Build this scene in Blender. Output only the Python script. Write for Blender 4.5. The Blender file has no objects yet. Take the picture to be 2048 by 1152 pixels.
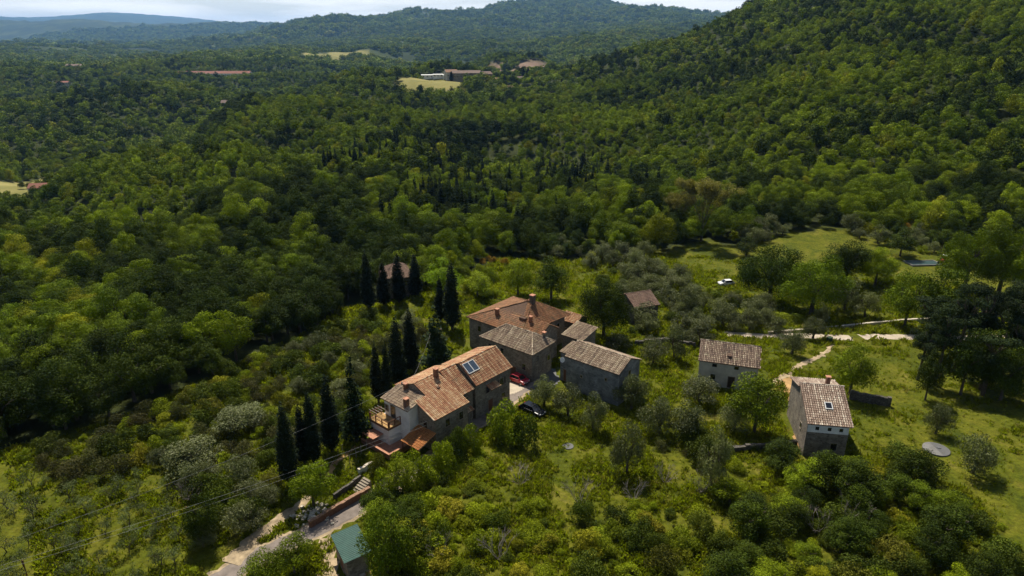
import bpy, math, random
import numpy as np
from mathutils import Vector, Matrix, noise

# ------------------------------------------------------------------ camera, sky, sun, exposure
scene = bpy.context.scene
PITCH = math.radians(20.3); FPX = 1365.33; CAMH = 55.0
SP, CP = math.sin(PITCH), math.cos(PITCH)
cam_d = bpy.data.cameras.new('camera'); cam = bpy.data.objects.new('camera', cam_d)
scene.collection.objects.link(cam)
cam.location = (0, 0, CAMH); cam.rotation_euler = (math.pi/2-PITCH, 0, 0)
cam_d.sensor_width = 36; cam_d.lens = FPX/2048*36
cam_d.clip_start = 0.5; cam_d.clip_end = 90000
scene.camera = cam

SUN_EL = 56.0; SUN_AZ = -16.0      # azimuth from +Y, negative to the left
w = bpy.data.worlds.new('World'); scene.world = w; w.use_nodes = True
nt = w.node_tree; nt.nodes.clear()
N = nt.nodes.new; L = nt.links.new
out = N('ShaderNodeOutputWorld'); bg = N('ShaderNodeBackground'); sky = N('ShaderNodeTexSky')
sky.sky_type = 'NISHITA'; sky.sun_disc = False
sky.sun_elevation = math.radians(SUN_EL); sky.sun_rotation = math.radians(SUN_AZ)
sky.altitude = 300; sky.air_density = 1.0; sky.dust_density = 0.25; sky.ozone_density = 2.0
bg.inputs[1].default_value = 0.05
tc = N('ShaderNodeTexCoord'); mp = N('ShaderNodeMapping'); mp.inputs['Scale'].default_value = (1.0, 1.0, 4.5)
nz = N('ShaderNodeTexNoise'); nz.inputs['Scale'].default_value = 7.0; nz.inputs['Detail'].default_value = 7; nz.inputs['Roughness'].default_value = 0.58
cr = N('ShaderNodeValToRGB'); cr.color_ramp.elements[0].position = 0.55; cr.color_ramp.elements[1].position = 0.78
mx = N('ShaderNodeMix'); mx.data_type = 'RGBA'; mx.inputs[7].default_value = (27.0, 25.8, 24.0, 1)
L(tc.outputs['Generated'], mp.inputs[0]); L(mp.outputs[0], nz.inputs[0]); L(nz.outputs[0], cr.inputs[0])
sx = N('ShaderNodeSeparateXYZ'); L(tc.outputs['Generated'], sx.inputs[0])
vr = N('ShaderNodeMapRange'); vr.inputs[1].default_value = 0.0; vr.inputs[2].default_value = 0.16; vr.inputs[3].default_value = 0.97; vr.inputs[4].default_value = 0.0; L(sx.outputs[2], vr.inputs[0])
va = N('ShaderNodeMath'); va.operation = 'MAXIMUM'; L(cr.outputs[0], va.inputs[0]); L(vr.outputs[0], va.inputs[1])
n2 = N('ShaderNodeTexNoise'); n2.inputs['Scale'].default_value = 5.0; n2.inputs['Detail'].default_value = 6; m2 = N('ShaderNodeMapping'); m2.inputs['Scale'].default_value = (1, 1, 9); m2.inputs['Location'].default_value = (3.1, 0, 0)
L(tc.outputs['Generated'], m2.inputs[0]); L(m2.outputs[0], n2.inputs[0])
r2 = N('ShaderNodeMapRange'); r2.inputs[1].default_value = 0.38; r2.inputs[2].default_value = 0.60; r2.inputs[3].default_value = 0.50; r2.inputs[4].default_value = 1.0; L(n2.outputs[0], r2.inputs[0])
m3 = N('ShaderNodeMath'); m3.operation = 'MULTIPLY'; L(vr.outputs[0], m3.inputs[0]); L(r2.outputs[0], m3.inputs[1]); L(m3.outputs[0], va.inputs[1])
L(va.outputs[0], mx.inputs[0]); L(sky.outputs[0], mx.inputs[6]); L(mx.outputs[2], bg.inputs[0]); L(bg.outputs[0], out.inputs[0])

sd = bpy.data.lights.new('sun', 'SUN'); sun = bpy.data.objects.new('sun', sd); scene.collection.objects.link(sun)
sd.energy = 5.0; sd.angle = math.radians(0.55); sd.color = (1.0, 0.93, 0.80)
el, az = math.radians(SUN_EL), math.radians(SUN_AZ)
sun_dir = Vector((math.sin(az)*math.cos(el), math.cos(az)*math.cos(el), math.sin(el)))
sun.rotation_euler = sun_dir.to_track_quat('Z', 'Y').to_euler(); sun.location = (0, 0, 400)
vs = scene.view_settings
vs.view_transform = 'Standard'; vs.look = 'None'; vs.gamma = 1; vs.use_curve_mapping = False; vs.exposure = 0.42
scene.display_settings.display_device = 'sRGB'
cy = scene.cycles
cy.use_denoising = True; cy.max_bounces = 6; cy.diffuse_bounces = 2; cy.glossy_bounces = 2
cy.transmission_bounces = 3; cy.transparent_max_bounces = 6; cy.volume_bounces = 0
cy.use_adaptive_sampling = True; cy.adaptive_threshold = 0.02

R = random.Random(7)
NP = np.random.RandomState(11)
TAU = math.tau

# ------------------------------------------------------------------ terrain
# control points: column, row, distance along the view axis (row None -> height given)
CT = [
 (0,1150,77),(0,1000,88),(0,900,98),(0,760,120),(0,600,163),(0,520,195),(0,465,222),
 (200,1100,79),(200,800,110),(200,560,175),(200,460,222),(430,1100,79),(430,700,127),(430,520,188),(430,432,232),
 (560,900,97),(560,600,160),(560,450,225),(560,395,262),(700,1150,75),(700,900,97),(700,640,148),(700,450,222),(700,400,250),
 (1000,1150,75),(1000,850,103),(1000,640,147),(1000,520,190),(1000,470,215),(1300,1150,75),(1300,850,103),(1300,620,152),(1300,520,190),(1300,470,213),
 (1600,1150,75),(1600,850,103),(1600,620,152),(1600,520,188),(1600,455,214),(2048,1150,75),(2048,850,103),(2048,620,152),(2048,520,182),(2048,470,200),
 # left hollow, fields and the plain behind
 (0,440,300),(150,432,300),(270,425,290),(0,385,390),(110,375,400),(60,345,450),(200,345,430),
 (330,308,420),(270,325,400),(0,300,560),(150,290,600),(0,250,700),(250,262,640),(0,205,900),(200,200,900),
 (420,235,600),(420,185,950),(560,205,640),(560,330,380),(430,370,320),(700,170,760),(700,250,500),(700,340,340),
 (430,150,1380),(200,152,1350),(0,150,1350),(600,140,1500),(0,120,2200),(300,118,2300),(640,112,2300),(480,98,3200),(0,98,4200),(250,96,4200),
 (740,100,2600),(750,84,3600),(620,84,3800),(0,86,7500),(300,84,6500),(520,75,6500),
 # centre
 (1000,420,260),(1000,350,345),(1000,280,460),(1000,215,680),(1000,180,900),(850,330,360),(850,230,600),(850,180,860),(850,158,1000),
 (930,152,1020),(1050,160,960),(1160,225,560),(1160,320,370),(1160,150,900),(1240,120,1050),
 (980,124,1350),(1060,122,1300),(900,112,2200),(1050,102,2300),(1200,104,2000),(900,88,3000),(1050,80,3200),(1250,75,3000),(1380,68,3000),(1000,58,4300),(1250,52,4300),(1430,48,4200),
 # right hill
 (1400,425,240),(1400,350,305),(1400,270,390),(1400,200,500),(1400,140,660),(1380,88,900),(1340,92,960),
 (1550,420,235),(1550,330,290),(1550,230,380),(1550,130,510),(1530,50,720),(1490,34,820),
 (1750,420,225),(1750,300,290),(1750,200,350),(1750,90,450),(1700,0,600),(1750,-60,720),
 (2048,420,215),(2048,300,265),(2048,180,330),(2048,60,420),(2048,-60,540),(2048,-140,680),(1600,-4,830),
]
CTZ = [ # hidden ground and skyline ranges: column, z, distance
 (1600,60,1100),(1800,80,1200),(2048,110,1150),(1400,-10,1250),(1250,-30,1250),(1500,0,1500),(1800,40,2000),(2048,40,2200),
 (1000,-35,1150),(900,-35,1200),(1060,-45,1600),(930,-40,1600),(1200,-40,1500),
 (560,-30,900),(430,-32,760),(330,-30,520),(700,-28,950),(640,-30,1100),
 (0,240,9000),(60,225,9200),(140,262,9200),(220,225,9200),(300,196,9000),(430,222,9200),(540,205,9000),(585,150,8600),
 (0,430,15000),(80,300,15000),(140,400,15000),(220,478,15000),(300,340,15000),(400,290,15000),(500,150,15000),(0,0,11800),(300,0,11800),(550,0,11800),
 (560,-38,850),(480,-42,1000),(620,-30,1050),(350,-40,600),(150,-28,262),(270,-26,262),(60,-28,268),(380,-22,275),
 (620,175,5200),(660,190,5200),(700,188,5200),(750,160,5200),(790,190,5400),(850,235,5400),(900,225,5500),(960,245,5600),
 (1030,300,5800),(1110,345,6000),(1190,330,6000),(1230,290,5900),(1280,262,5700),(1330,242,5500),(1390,250,5500),(1440,200,5300),(1480,215,5000),
 (1100,180,8000),(700,60,8000),(900,100,8000),(1400,100,8000),(1100,100,16000),(1500,100,16000),(700,50,16000),(2048,80,16000),(1700,100,6000),(2048,120,6000),
 (0,60,23500),(700,60,23500),(1400,60,23500),(2048,60,23500),
 (0,-2,30),(1024,0,30),(2048,0,30),(0,-2,55),(1024,0,55),(2048,0,55),
]
def ray(u, v):
    xv = (u-1024)/FPX; yv = (v-576)/FPX
    return xv, CP-yv*SP, -(SP+yv*CP)      # x, y, z for unit distance along the axis
def to_px(x, y, z):
    dz = z-CAMH; zc = y*CP-dz*SP; up = y*SP+dz*CP
    return 1024+FPX*x/zc, 576-FPX*up/zc, zc
KAZ = 3.2
pts, zs = [], []
for u, v, zc in CT:
    rx, ry, rz = ray(u, v)
    x, y, z = rx*zc, ry*zc, CAMH+rz*zc
    pts.append((math.atan2(x, y)*KAZ, math.log(math.hypot(x, y)))); zs.append(z)
for u, z, zc in CTZ:
    x = (u-1024)/FPX*zc; y = (zc+(z-CAMH)*SP)/CP
    pts.append((math.atan2(x, y)*KAZ, math.log(math.hypot(x, y)))); zs.append(z)
pts = np.array(pts); zs = np.array(zs, float)
def tps(r2): return np.where(r2 > 1e-12, 0.5*r2*np.log(np.maximum(r2, 1e-12)), 0)
n = len(pts)
d2 = ((pts[:, None]-pts[None])**2).sum(-1)
scl = np.exp(pts[:, 1])             # interpolate slope-like quantity z/r, so near ground stays flat
A = np.zeros((n+3, n+3)); A[:n, :n] = tps(d2)+np.eye(n)*0.002
A[:n, n] = 1; A[:n, n+1:] = pts; A[n:, :n] = A[:n, n:].T
sol = np.linalg.solve(A, np.concatenate([(zs)/scl, np.zeros(3)]))
AZ0, NAZ = 60.0, 401
azs = np.radians(np.linspace(-AZ0, AZ0, NAZ))
R0, R1, NR = 22.0, 24000.0, 320
lrs = np.linspace(math.log(R0), math.log(R1), NR)
G = np.zeros((NR, NAZ))
gaz = np.clip(azs, -math.radians(40), math.radians(40))
for i, lr in enumerate(lrs):
    q = np.stack([gaz*KAZ, np.full(NAZ, lr)], 1)
    dd = ((q[:, None]-pts[None])**2).sum(-1)
    G[i] = (tps(dd)@sol[:n]+sol[n]+q@sol[n+1:])*math.exp(lr)
def ss(a, b, t):
    t = min(1, max(0, (t-a)/(b-a))); return t*t*(3-2*t)
for i, lr in enumerate(lrs):
    r = math.exp(lr)
    if r < 58: G[i] *= ss(22, 58, r)
    a0 = 0.25*ss(60, 90, r); a1 = 14.0*ss(240, 380, r); a2 = 31*ss(420, 1100, r); a3 = 44*ss(1600, 4000, r)*(1-ss(5500, 8000, r))
    for j in range(NAZ):
        x, y = r*math.sin(azs[j]), r*math.cos(azs[j])
        z = a0*noise.noise((x/17, y/17, 3))
        if a1: z += a1*(0.45-abs(noise.noise(((x*.85-y*.5)/330, (x*.5+y*.85)/105, 9)))*2.0+.35*noise.noise((x/55, y/55, 4)))
        if a2: z += a2*(0.4-abs(noise.noise((x/420, y/420, 5)))*1.8+0.4*noise.noise((x/190, y/190, 2)))
        if a3: z += a3*(0.3-abs(noise.noise((x/1000, y/1300, 1)))*2.2+0.5*noise.noise((x/480, y/600, 8)))
        G[i, j] += z
def ground_z(x, y):
    r = math.hypot(x, y); a = math.atan2(x, y)
    if r < R0: return 0.0
    fi = (math.log(r)-lrs[0])/(lrs[1]-lrs[0]); fj = (min(max(a, azs[0]), azs[-1])-azs[0])/(azs[1]-azs[0])
    i = min(int(fi), NR-2); j = min(int(fj), NAZ-2); fi -= i; fj -= j
    return float((G[i, j]*(1-fj)+G[i, j+1]*fj)*(1-fi)+(G[i+1, j]*(1-fj)+G[i+1, j+1]*fj)*fi)
def ground_at(u, v):
    """where the line of sight through a pixel of the survey photo meets the ground"""
    rx, ry, rz = ray(u, v); t = 45.0; pt = t
    while t < 40000:
        if CAMH+rz*t < ground_z(rx*t, ry*t):
            a, b = pt, t
            for _ in range(20):
                m = (a+b)/2
                if CAMH+rz*m < ground_z(rx*m, ry*m): b = m
                else: a = m
            return Vector((rx*b, ry*b, ground_z(rx*b, ry*b)))
        pt = t; t *= 1.012
    return Vector((rx*t, ry*t, 0))
def px_poly(ps): return [tuple(ground_at(*p)[:2]) for p in ps]
def inside(x, y, poly):
    c = False; j = len(poly)-1
    for i in range(len(poly)):
        xi, yi = poly[i]; xj, yj = poly[j]
        if (yi > y) != (yj > y) and x < (xj-xi)*(y-yi)/(yj-yi)+xi: c = not c
        j = i
    return c

CLEAR = px_poly([(-500,1700),(-700,905),(0,905),(60,885),(250,835),(400,765),(480,725),(560,690),(640,650),(680,618),(735,600),(850,575),
   (930,555),(985,520),(1060,515),(1140,520),(1230,512),(1330,500),(1400,482),(1480,490),(1560,468),(1680,455),(1760,468),(1900,490),(2048,500),(2500,520),(2600,1000),(2500,1700)])
FIELDS = [px_poly(p) for p in (
   [(-200,395),(-200,368),(0,362),(90,352),(180,338),(190,345),(120,362),(100,376),(75,392),(0,404)],
   [(780,172),(800,158),(850,153),(895,155),(930,160),(935,178),(880,186),(800,188)],
   [(590,113),(640,107),(735,102),(738,112),(690,116),(600,117)],
   [(545,140),(580,137),(585,144),(550,145)])]
ROCK = [px_poly(p) for p in ([(1020,144),(1040,126),(1062,120),(1084,121),(1098,131),(1088,146),(1050,150)],[(960,142),(984,124),(1003,130),(1004,144)])]

# ------------------------------------------------------------------ helpers
def tag(o, label=None, cat=None, group=None, kind=None):
    if label: o['label'] = label
    if cat: o['category'] = cat
    if group: o['group'] = group
    if kind: o['kind'] = kind
    return o
def link(o, parent=None):
    scene.collection.objects.link(o)
    if parent is not None: o.parent = parent
    return o
def empty(name, loc, rz=0.0):
    o = bpy.data.objects.new(name, None); o.location = loc; o.rotation_euler = (0, 0, rz); o.empty_display_size = 0.5
    return link(o)
def mesh_np(name, V, F, mat=None, attr=None, smooth=False):
    """V (n,3); F (m,3|4); attr: dict name->(m,) face float"""
    me = bpy.data.meshes.new(name); V = np.asarray(V, np.float32); F = np.asarray(F, np.int32)
    me.vertices.add(len(V)); me.vertices.foreach_set('co', V.ravel())
    k = F.shape[1]; me.loops.add(F.size); me.loops.foreach_set('vertex_index', F.ravel())
    me.polygons.add(len(F)); me.polygons.foreach_set('loop_start', np.arange(0, F.size, k, dtype=np.int32))
    me.polygons.foreach_set('loop_total', np.full(len(F), k, np.int32))
    if smooth: me.polygons.foreach_set('use_smooth', np.ones(len(F), bool))
    for a, val in (attr or {}).items():
        at = me.attributes.new(a, 'FLOAT', 'FACE'); at.data.foreach_set('value', np.asarray(val, np.float32))
    me.update(calc_edges=True)
    if mat: me.materials.append(mat)
    return me
class MB:
    def __init__(s): s.v = []; s.f = []; s.a = []
    def quad(s, pts, a=0.5):
        i = len(s.v); s.v += [tuple(p) for p in pts]; s.f.append(tuple(range(i, i+len(pts)))); s.a.append(a); return s
    def box(s, x0, y0, z0, x1, y1, z1, a=0.5):
        i = len(s.v); s.v += [(x0,y0,z0),(x1,y0,z0),(x1,y1,z0),(x0,y1,z0),(x0,y0,z1),(x1,y0,z1),(x1,y1,z1),(x0,y1,z1)]
        for f in ((0,3,2,1),(4,5,6,7),(0,1,5,4),(1,2,6,5),(2,3,7,6),(3,0,4,7)): s.f.append(tuple(i+k for k in f)); s.a.append(a)
        return s
    def prism(s, poly, z0, z1, a=0.5):
        """vertical prism over an xy polygon, z1 number or list"""
        n = len(poly); zt = z1 if isinstance(z1, (list, tuple)) else [z1]*n; i = len(s.v)
        s.v += [(p[0], p[1], z0) for p in poly]+[(p[0], p[1], zt[k]) for k, p in enumerate(poly)]
        s.f.append(tuple(i+k for k in reversed(range(n)))); s.a.append(a); s.f.append(tuple(i+n+k for k in range(n))); s.a.append(a)
        for k in range(n): s.f.append((i+k, i+(k+1)%n, i+n+(k+1)%n, i+n+k)); s.a.append(a)
        return s
    def tube(s, p0, p1, r0, r1=None, n=6, a=0.5):
        r1 = r0 if r1 is None else r1; p0 = Vector(p0); p1 = Vector(p1); d = (p1-p0).normalized()
        u = d.orthogonal().normalized(); w_ = d.cross(u); i = len(s.v)
        for p, r in ((p0, r0), (p1, r1)):
            for k in range(n):
                t = TAU*k/n; s.v.append(tuple(p+(u*math.cos(t)+w_*math.sin(t))*r))
        for k in range(n): s.f.append((i+k, i+(k+1)%n, i+n+(k+1)%n, i+n+k)); s.a.append(a)
        s.f.append(tuple(i+k for k in reversed(range(n)))); s.a.append(a); s.f.append(tuple(i+n+k for k in range(n))); s.a.append(a)
        return s
    def mesh(s, name, mat, smooth=False):
        me = bpy.data.meshes.new(name); me.from_pydata(s.v, [], s.f)
        at = me.attributes.new('tv', 'FLOAT', 'FACE'); at.data.foreach_set('value', s.a)
        if smooth: me.polygons.foreach_set('use_smooth', [True]*len(s.f))
        me.update(); me.materials.append(mat); return me
    def build(s, name, mat, parent=None, smooth=False, bevel=0):
        o = link(bpy.data.objects.new(name, s.mesh(name, mat, smooth)), parent)
        if bevel:
            b = o.modifiers.new('bevel', 'BEVEL'); b.width = bevel; b.segments = 2; b.limit_method = 'ANGLE'
        return o

# ------------------------------------------------------------------ materials
def new_mat(name):
    m = bpy.data.materials.new(name); m.use_nodes = True; t = m.node_tree; t.nodes.clear()
    o = t.nodes.new('ShaderNodeOutputMaterial'); return m, t, t.nodes.new, t.links.new, o
def ramp(t, stops):
    r = t.nodes.new('ShaderNodeValToRGB'); e = r.color_ramp.elements
    while len(e) < len(stops): e.new(0.5)
    for k, (p, c) in enumerate(stops): e[k].position = p; e[k].color = (*c, 1)
    return r
def mixc(t, a, b, fac, mode='MIX'):
    m = t.nodes.new('ShaderNodeMix'); m.data_type = 'RGBA'; m.blend_type = mode
    for s, val in ((6, a), (7, b), (0, fac)):
        if hasattr(val, 'is_output') or isinstance(val, bpy.types.NodeSocket): t.links.new(val, m.inputs[s])
        else: m.inputs[s].default_value = (*val, 1) if isinstance(val, tuple) else val
    return m.outputs[2]
def noise_n(t, scale, detail=4, rough=0.55, vec=None, dist=0.0):
    n_ = t.nodes.new('ShaderNodeTexNoise'); n_.inputs['Scale'].default_value = scale
    n_.inputs['Detail'].default_value = detail; n_.inputs['Roughness'].default_value = rough; n_.inputs['Distortion'].default_value = dist
    if vec is None: vec = t.nodes.new('ShaderNodeNewGeometry').outputs['Position']
    t.links.new(vec, n_.inputs['Vector']); return n_.outputs['Fac']
def flat(name, col, rough=0.7, metal=0.0, var=0.25, scale=3.0, spec=0.3, bump=0.0):
    m, t, N_, L_, o = new_mat(name); b = N_('ShaderNodeBsdfPrincipled')
    c2 = tuple(c*(1-var) for c in col); c1 = tuple(min(1, c*(1+var)) for c in col)
    f = noise_n(t, scale, 5); r = ramp(t, [(0.3, c2), (0.7, c1)]); L_(f, r.inputs[0]); L_(r.outputs[0], b.inputs['Base Color'])
    b.inputs['Roughness'].default_value = rough; b.inputs['Metallic'].default_value = metal; b.inputs['Specular IOR Level'].default_value = spec
    if bump:
        bn = N_('ShaderNodeBump'); bn.inputs['Strength'].default_value = bump; bn.inputs['Distance'].default_value = 0.05
        L_(noise_n(t, scale*4, 6), bn.inputs['Height']); L_(bn.outputs[0], b.inputs['Normal'])
    L_(b.outputs[0], o.inputs[0]); return m
def stone(name, cols, mortar, scale=2.6, amount=1.0, stain=0.5):
    m, t, N_, L_, o = new_mat(name); b = N_('ShaderNodeBsdfPrincipled')
    tcn = N_('ShaderNodeTexCoord'); mpn = N_('ShaderNodeMapping'); mpn.inputs['Scale'].default_value = (1, 1, 1.7)
    L_(tcn.outputs['Object'], mpn.inputs[0])
    v1 = N_('ShaderNodeTexVoronoi'); v1.inputs['Scale'].default_value = scale; L_(mpn.outputs[0], v1.inputs['Vector'])
    v2 = N_('ShaderNodeTexVoronoi'); v2.feature = 'DISTANCE_TO_EDGE'; v2.inputs['Scale'].default_value = scale; L_(mpn.outputs[0], v2.inputs['Vector'])
    sep = N_('ShaderNodeSeparateColor'); L_(v1.outputs['Color'], sep.inputs[0])
    r = ramp(t, [(i/(len(cols)-1), c) for i, c in enumerate(cols)]); L_(sep.outputs[0], r.inputs[0])
    e = ramp(t, [(0.0, (1, 1, 1)), (0.09, (0, 0, 0))]); L_(v2.outputs['Distance'], e.inputs[0])
    mm = N_('ShaderNodeMath'); mm.operation = 'MULTIPLY'; mm.inputs[1].default_value = amount; L_(e.outputs[0], mm.inputs[0])
    c = mixc(t, r.outputs[0], mortar, mm.outputs[0])
    st = ramp(t, [(0.35, (1-stain, 1-stain, 1-stain)), (0.65, (1, 1, 1))]); L_(noise_n(t, 0.55, 6, 0.7, tcn.outputs['Object']), st.inputs[0])
    c = mixc(t, c, st.outputs[0], 1.0, 'MULTIPLY'); L_(c, b.inputs['Base Color']); b.inputs['Roughness'].default_value = 0.9
    bn = N_('ShaderNodeBump'); bn.inputs['Strength'].default_value = 0.7; bn.inputs['Distance'].default_value = 0.06
    L_(v2.outputs['Distance'], bn.inputs['Height']); L_(bn.outputs[0], b.inputs['Normal'])
    L_(b.outputs[0], o.inputs[0]); return m
def tile_mat(name, stops, lichen, lf=0.5, dark=(0.05, 0.04, 0.035)):
    m, t, N_, L_, o = new_mat(name); b = N_('ShaderNodeBsdfPrincipled')
    at = N_('ShaderNodeAttribute'); at.attribute_name = 'tv'
    r = ramp(t, stops); L_(at.outputs['Fac'], r.inputs[0])
    tcn = N_('ShaderNodeTexCoord')
    lr_ = ramp(t, [(0.66-0.22*lf, (0, 0, 0)), (0.74-0.12*lf, (1, 1, 1))]); L_(noise_n(t, 1.3, 8, 0.75, tcn.outputs['Object']), lr_.inputs[0])
    c = mixc(t, r.outputs[0], lichen, lr_.outputs[0])
    d = ramp(t, [(0.54, (0, 0, 0)), (0.78, (0.8, 0.8, 0.8))]); L_(noise_n(t, 0.9, 7, 0.7, tcn.outputs['Object'], 0.4), d.inputs[0])
    c = mixc(t, c, dark, d.outputs[0]); L_(c, b.inputs['Base Color']); b.inputs['Roughness'].default_value = 0.85
    L_(b.outputs[0], o.inputs[0]); return m
def leaf_mat(name, ca, cb, trans=0.14, rough=0.8, spec=0.12, macro=0.012, warm=None, warmf=0.25, lum=0.5):
    """two hues mixed by a slow noise on the plant's place, jittered per plant and per leaf"""
    m, t, N_, L_, o = new_mat(name)
    oi = N_('ShaderNodeObjectInfo'); at = N_('ShaderNodeAttribute'); at.attribute_name = 'tv'
    f = noise_n(t, macro, 3, 0.6, oi.outputs['Location']); r0 = ramp(t, [(0.35, (0, 0, 0)), (0.65, (1, 1, 1))]); L_(f, r0.inputs[0])
    ma = N_('ShaderNodeMath'); ma.operation = 'MULTIPLY_ADD'; ma.inputs[1].default_value = 0.5
    mb = N_('ShaderNodeMath'); mb.operation = 'MULTIPLY'; mb.inputs[1].default_value = 0.5; L_(oi.outputs['Random'], mb.inputs[0])
    L_(r0.outputs[0], ma.inputs[0]); L_(mb.outputs[0], ma.inputs[2])
    c = mixc(t, ca, cb, ma.outputs[0])
    if warm:
        mw = N_('ShaderNodeMath'); mw.operation = 'MULTIPLY'; mw.inputs[1].default_value = 7.13; L_(oi.outputs['Random'], mw.inputs[0])
        fr = N_('ShaderNodeMath'); fr.operation = 'FRACT'; L_(mw.outputs[0], fr.inputs[0])
        rw = ramp(t, [(1-warmf, (0, 0, 0)), (1, (1, 1, 1))]); L_(fr.outputs[0], rw.inputs[0]); c = mixc(t, c, warm, rw.outputs[0])
    mv = N_('ShaderNodeMapRange'); mv.inputs[3].default_value = 1-lum; mv.inputs[4].default_value = 1+lum; L_(at.outputs['Fac'], mv.inputs[0])
    mr = N_('ShaderNodeMapRange'); mr.inputs[3].default_value = 0.7; mr.inputs[4].default_value = 1.3
    mz = N_('ShaderNodeMath'); mz.operation = 'MULTIPLY'; mz.inputs[1].default_value = 3.77; L_(oi.outputs['Random'], mz.inputs[0])
    fz = N_('ShaderNodeMath'); fz.operation = 'FRACT'; L_(mz.outputs[0], fz.inputs[0]); L_(fz.outputs[0], mr.inputs[0])
    mm = N_('ShaderNodeMath'); mm.operation = 'MULTIPLY'; L_(mv.outputs[0], mm.inputs[0]); L_(mr.outputs[0], mm.inputs[1])
    hs = N_('ShaderNodeHueSaturation'); L_(c, hs.inputs['Color']); L_(mm.outputs[0], hs.inputs['Value'])
    b = N_('ShaderNodeBsdfPrincipled'); L_(hs.outputs[0], b.inputs['Base Color']); b.inputs['Roughness'].default_value = rough; b.inputs['Specular IOR Level'].default_value = spec
    tr = N_('ShaderNodeBsdfTranslucent'); tcx = mixc(t, hs.outputs[0], (1.0, 1.15, 0.35), 1.0, 'MULTIPLY'); L_(tcx, tr.inputs[0])
    ms = N_('ShaderNodeMixShader'); ms.inputs[0].default_value = trans; L_(b.outputs[0], ms.inputs[1]); L_(tr.outputs[0], ms.inputs[2]); L_(ms.outputs[0], o.inputs[0])
    return m
M = {}
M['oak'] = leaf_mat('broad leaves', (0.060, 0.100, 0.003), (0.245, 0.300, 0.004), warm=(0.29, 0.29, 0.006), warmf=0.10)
M['far_oak'] = leaf_mat('far leaves', (0.058, 0.094, 0.004), (0.215, 0.265, 0.006), macro=0.006, warm=(0.24, 0.24, 0.010), warmf=0.12, lum=0.35)
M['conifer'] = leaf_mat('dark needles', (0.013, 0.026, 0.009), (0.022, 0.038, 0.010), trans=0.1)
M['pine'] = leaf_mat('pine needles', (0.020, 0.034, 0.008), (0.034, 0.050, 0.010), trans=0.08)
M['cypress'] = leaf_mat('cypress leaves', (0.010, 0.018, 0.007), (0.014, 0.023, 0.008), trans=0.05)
M['olive'] = leaf_mat('olive leaves', (0.145, 0.155, 0.050), (0.090, 0.108, 0.028), trans=0.15, rough=0.6, spec=0.3)
M['young_olive'] = leaf_mat('young olive leaves', (0.10, 0.125, 0.045), (0.12, 0.14, 0.055), trans=0.25)
M['shrub'] = leaf_mat('shrub leaves', (0.135, 0.175, 0.005), (0.235, 0.270, 0.006), macro=0.05, warm=(0.27, 0.24, 0.015), warmf=0.25)
M['dark_shrub'] = leaf_mat('dark shrub leaves', (0.045, 0.068, 0.007), (0.10, 0.125, 0.010), macro=0.05, warm=(0.13, 0.12, 0.012), warmf=0.2)
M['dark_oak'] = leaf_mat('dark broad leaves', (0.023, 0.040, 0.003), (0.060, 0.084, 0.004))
M['bright'] = leaf_mat('lime leaves', (0.20, 0.30, 0.02), (0.22, 0.30, 0.02), trans=0.5)
M['heath'] = leaf_mat('brown heath leaves', (0.085, 0.075, 0.022), (0.06, 0.075, 0.018), macro=0.05)
M['tan'] = leaf_mat('tan spring twigs', (0.20, 0.17, 0.045), (0.17, 0.16, 0.04), trans=0.3)
M['yellow'] = leaf_mat('broom flowers', (0.30, 0.20, 0.03), (0.26, 0.14, 0.03), trans=0.3)
M['grass'] = leaf_mat('grass blades', (0.145, 0.168, 0.008), (0.21, 0.215, 0.014), trans=0.55, macro=0.06, warm=(0.24, 0.20, 0.05), warmf=0.18)
M['bark'] = flat('bark', (0.09, 0.07, 0.05), 0.9, var=0.4, scale=4, bump=0.5)
M['dead'] = flat('dead wood', (0.26, 0.22, 0.19), 0.9, var=0.3, scale=6)
M['brown_stone'] = stone('brown rubble wall', [(0.20, 0.16, 0.12), (0.30, 0.25, 0.19), (0.15, 0.12, 0.09), (0.36, 0.31, 0.24)], (0.30, 0.27, 0.22))
M['grey_stone'] = stone('grey rendered stone', [(0.20, 0.21, 0.21), (0.27, 0.28, 0.28), (0.17, 0.18, 0.18), (0.32, 0.33, 0.32)], (0.30, 0.31, 0.31), 2.2, 0.5, 0.6)
M['dark_stone'] = stone('dark dry stone', [(0.10, 0.09, 0.07), (0.17, 0.15, 0.12), (0.07, 0.06, 0.05)], (0.03, 0.025, 0.02), 3)
M['plaster'] = flat('white plaster', (0.74, 0.74, 0.72), 0.9, var=0.14, scale=0.8, bump=0.2)
M['cream'] = flat('cream plaster', (0.50, 0.47, 0.40), 0.9, var=0.2, scale=0.8, bump=0.2)
M['tile_new'] = tile_mat('terracotta tiles', [(0, (0.26, 0.10, 0.045)), (0.35, (0.44, 0.20, 0.10)), (0.65, (0.56, 0.35, 0.18)), (1, (0.70, 0.54, 0.35))], (0.50, 0.38, 0.24), 0.2)
M['tile_old'] = tile_mat('weathered tiles', [(0, (0.12, 0.085, 0.06)), (0.4, (0.30, 0.21, 0.14)), (0.75, (0.47, 0.37, 0.25)), (1, (0.62, 0.52, 0.37))], (0.46, 0.38, 0.20), 0.45)
M['tile_orange'] = tile_mat('orange tiles', [(0, (0.17, 0.075, 0.035)), (0.5, (0.30, 0.135, 0.055)), (1, (0.46, 0.23, 0.11))], (0.19, 0.13, 0.06), 0.8)
M['tile_rust'] = tile_mat('rust orange tiles', [(0, (0.34, 0.11, 0.03)), (0.5, (0.50, 0.19, 0.05)), (1, (0.60, 0.28, 0.09))], (0.36, 0.20, 0.07), 0.3)
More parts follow.
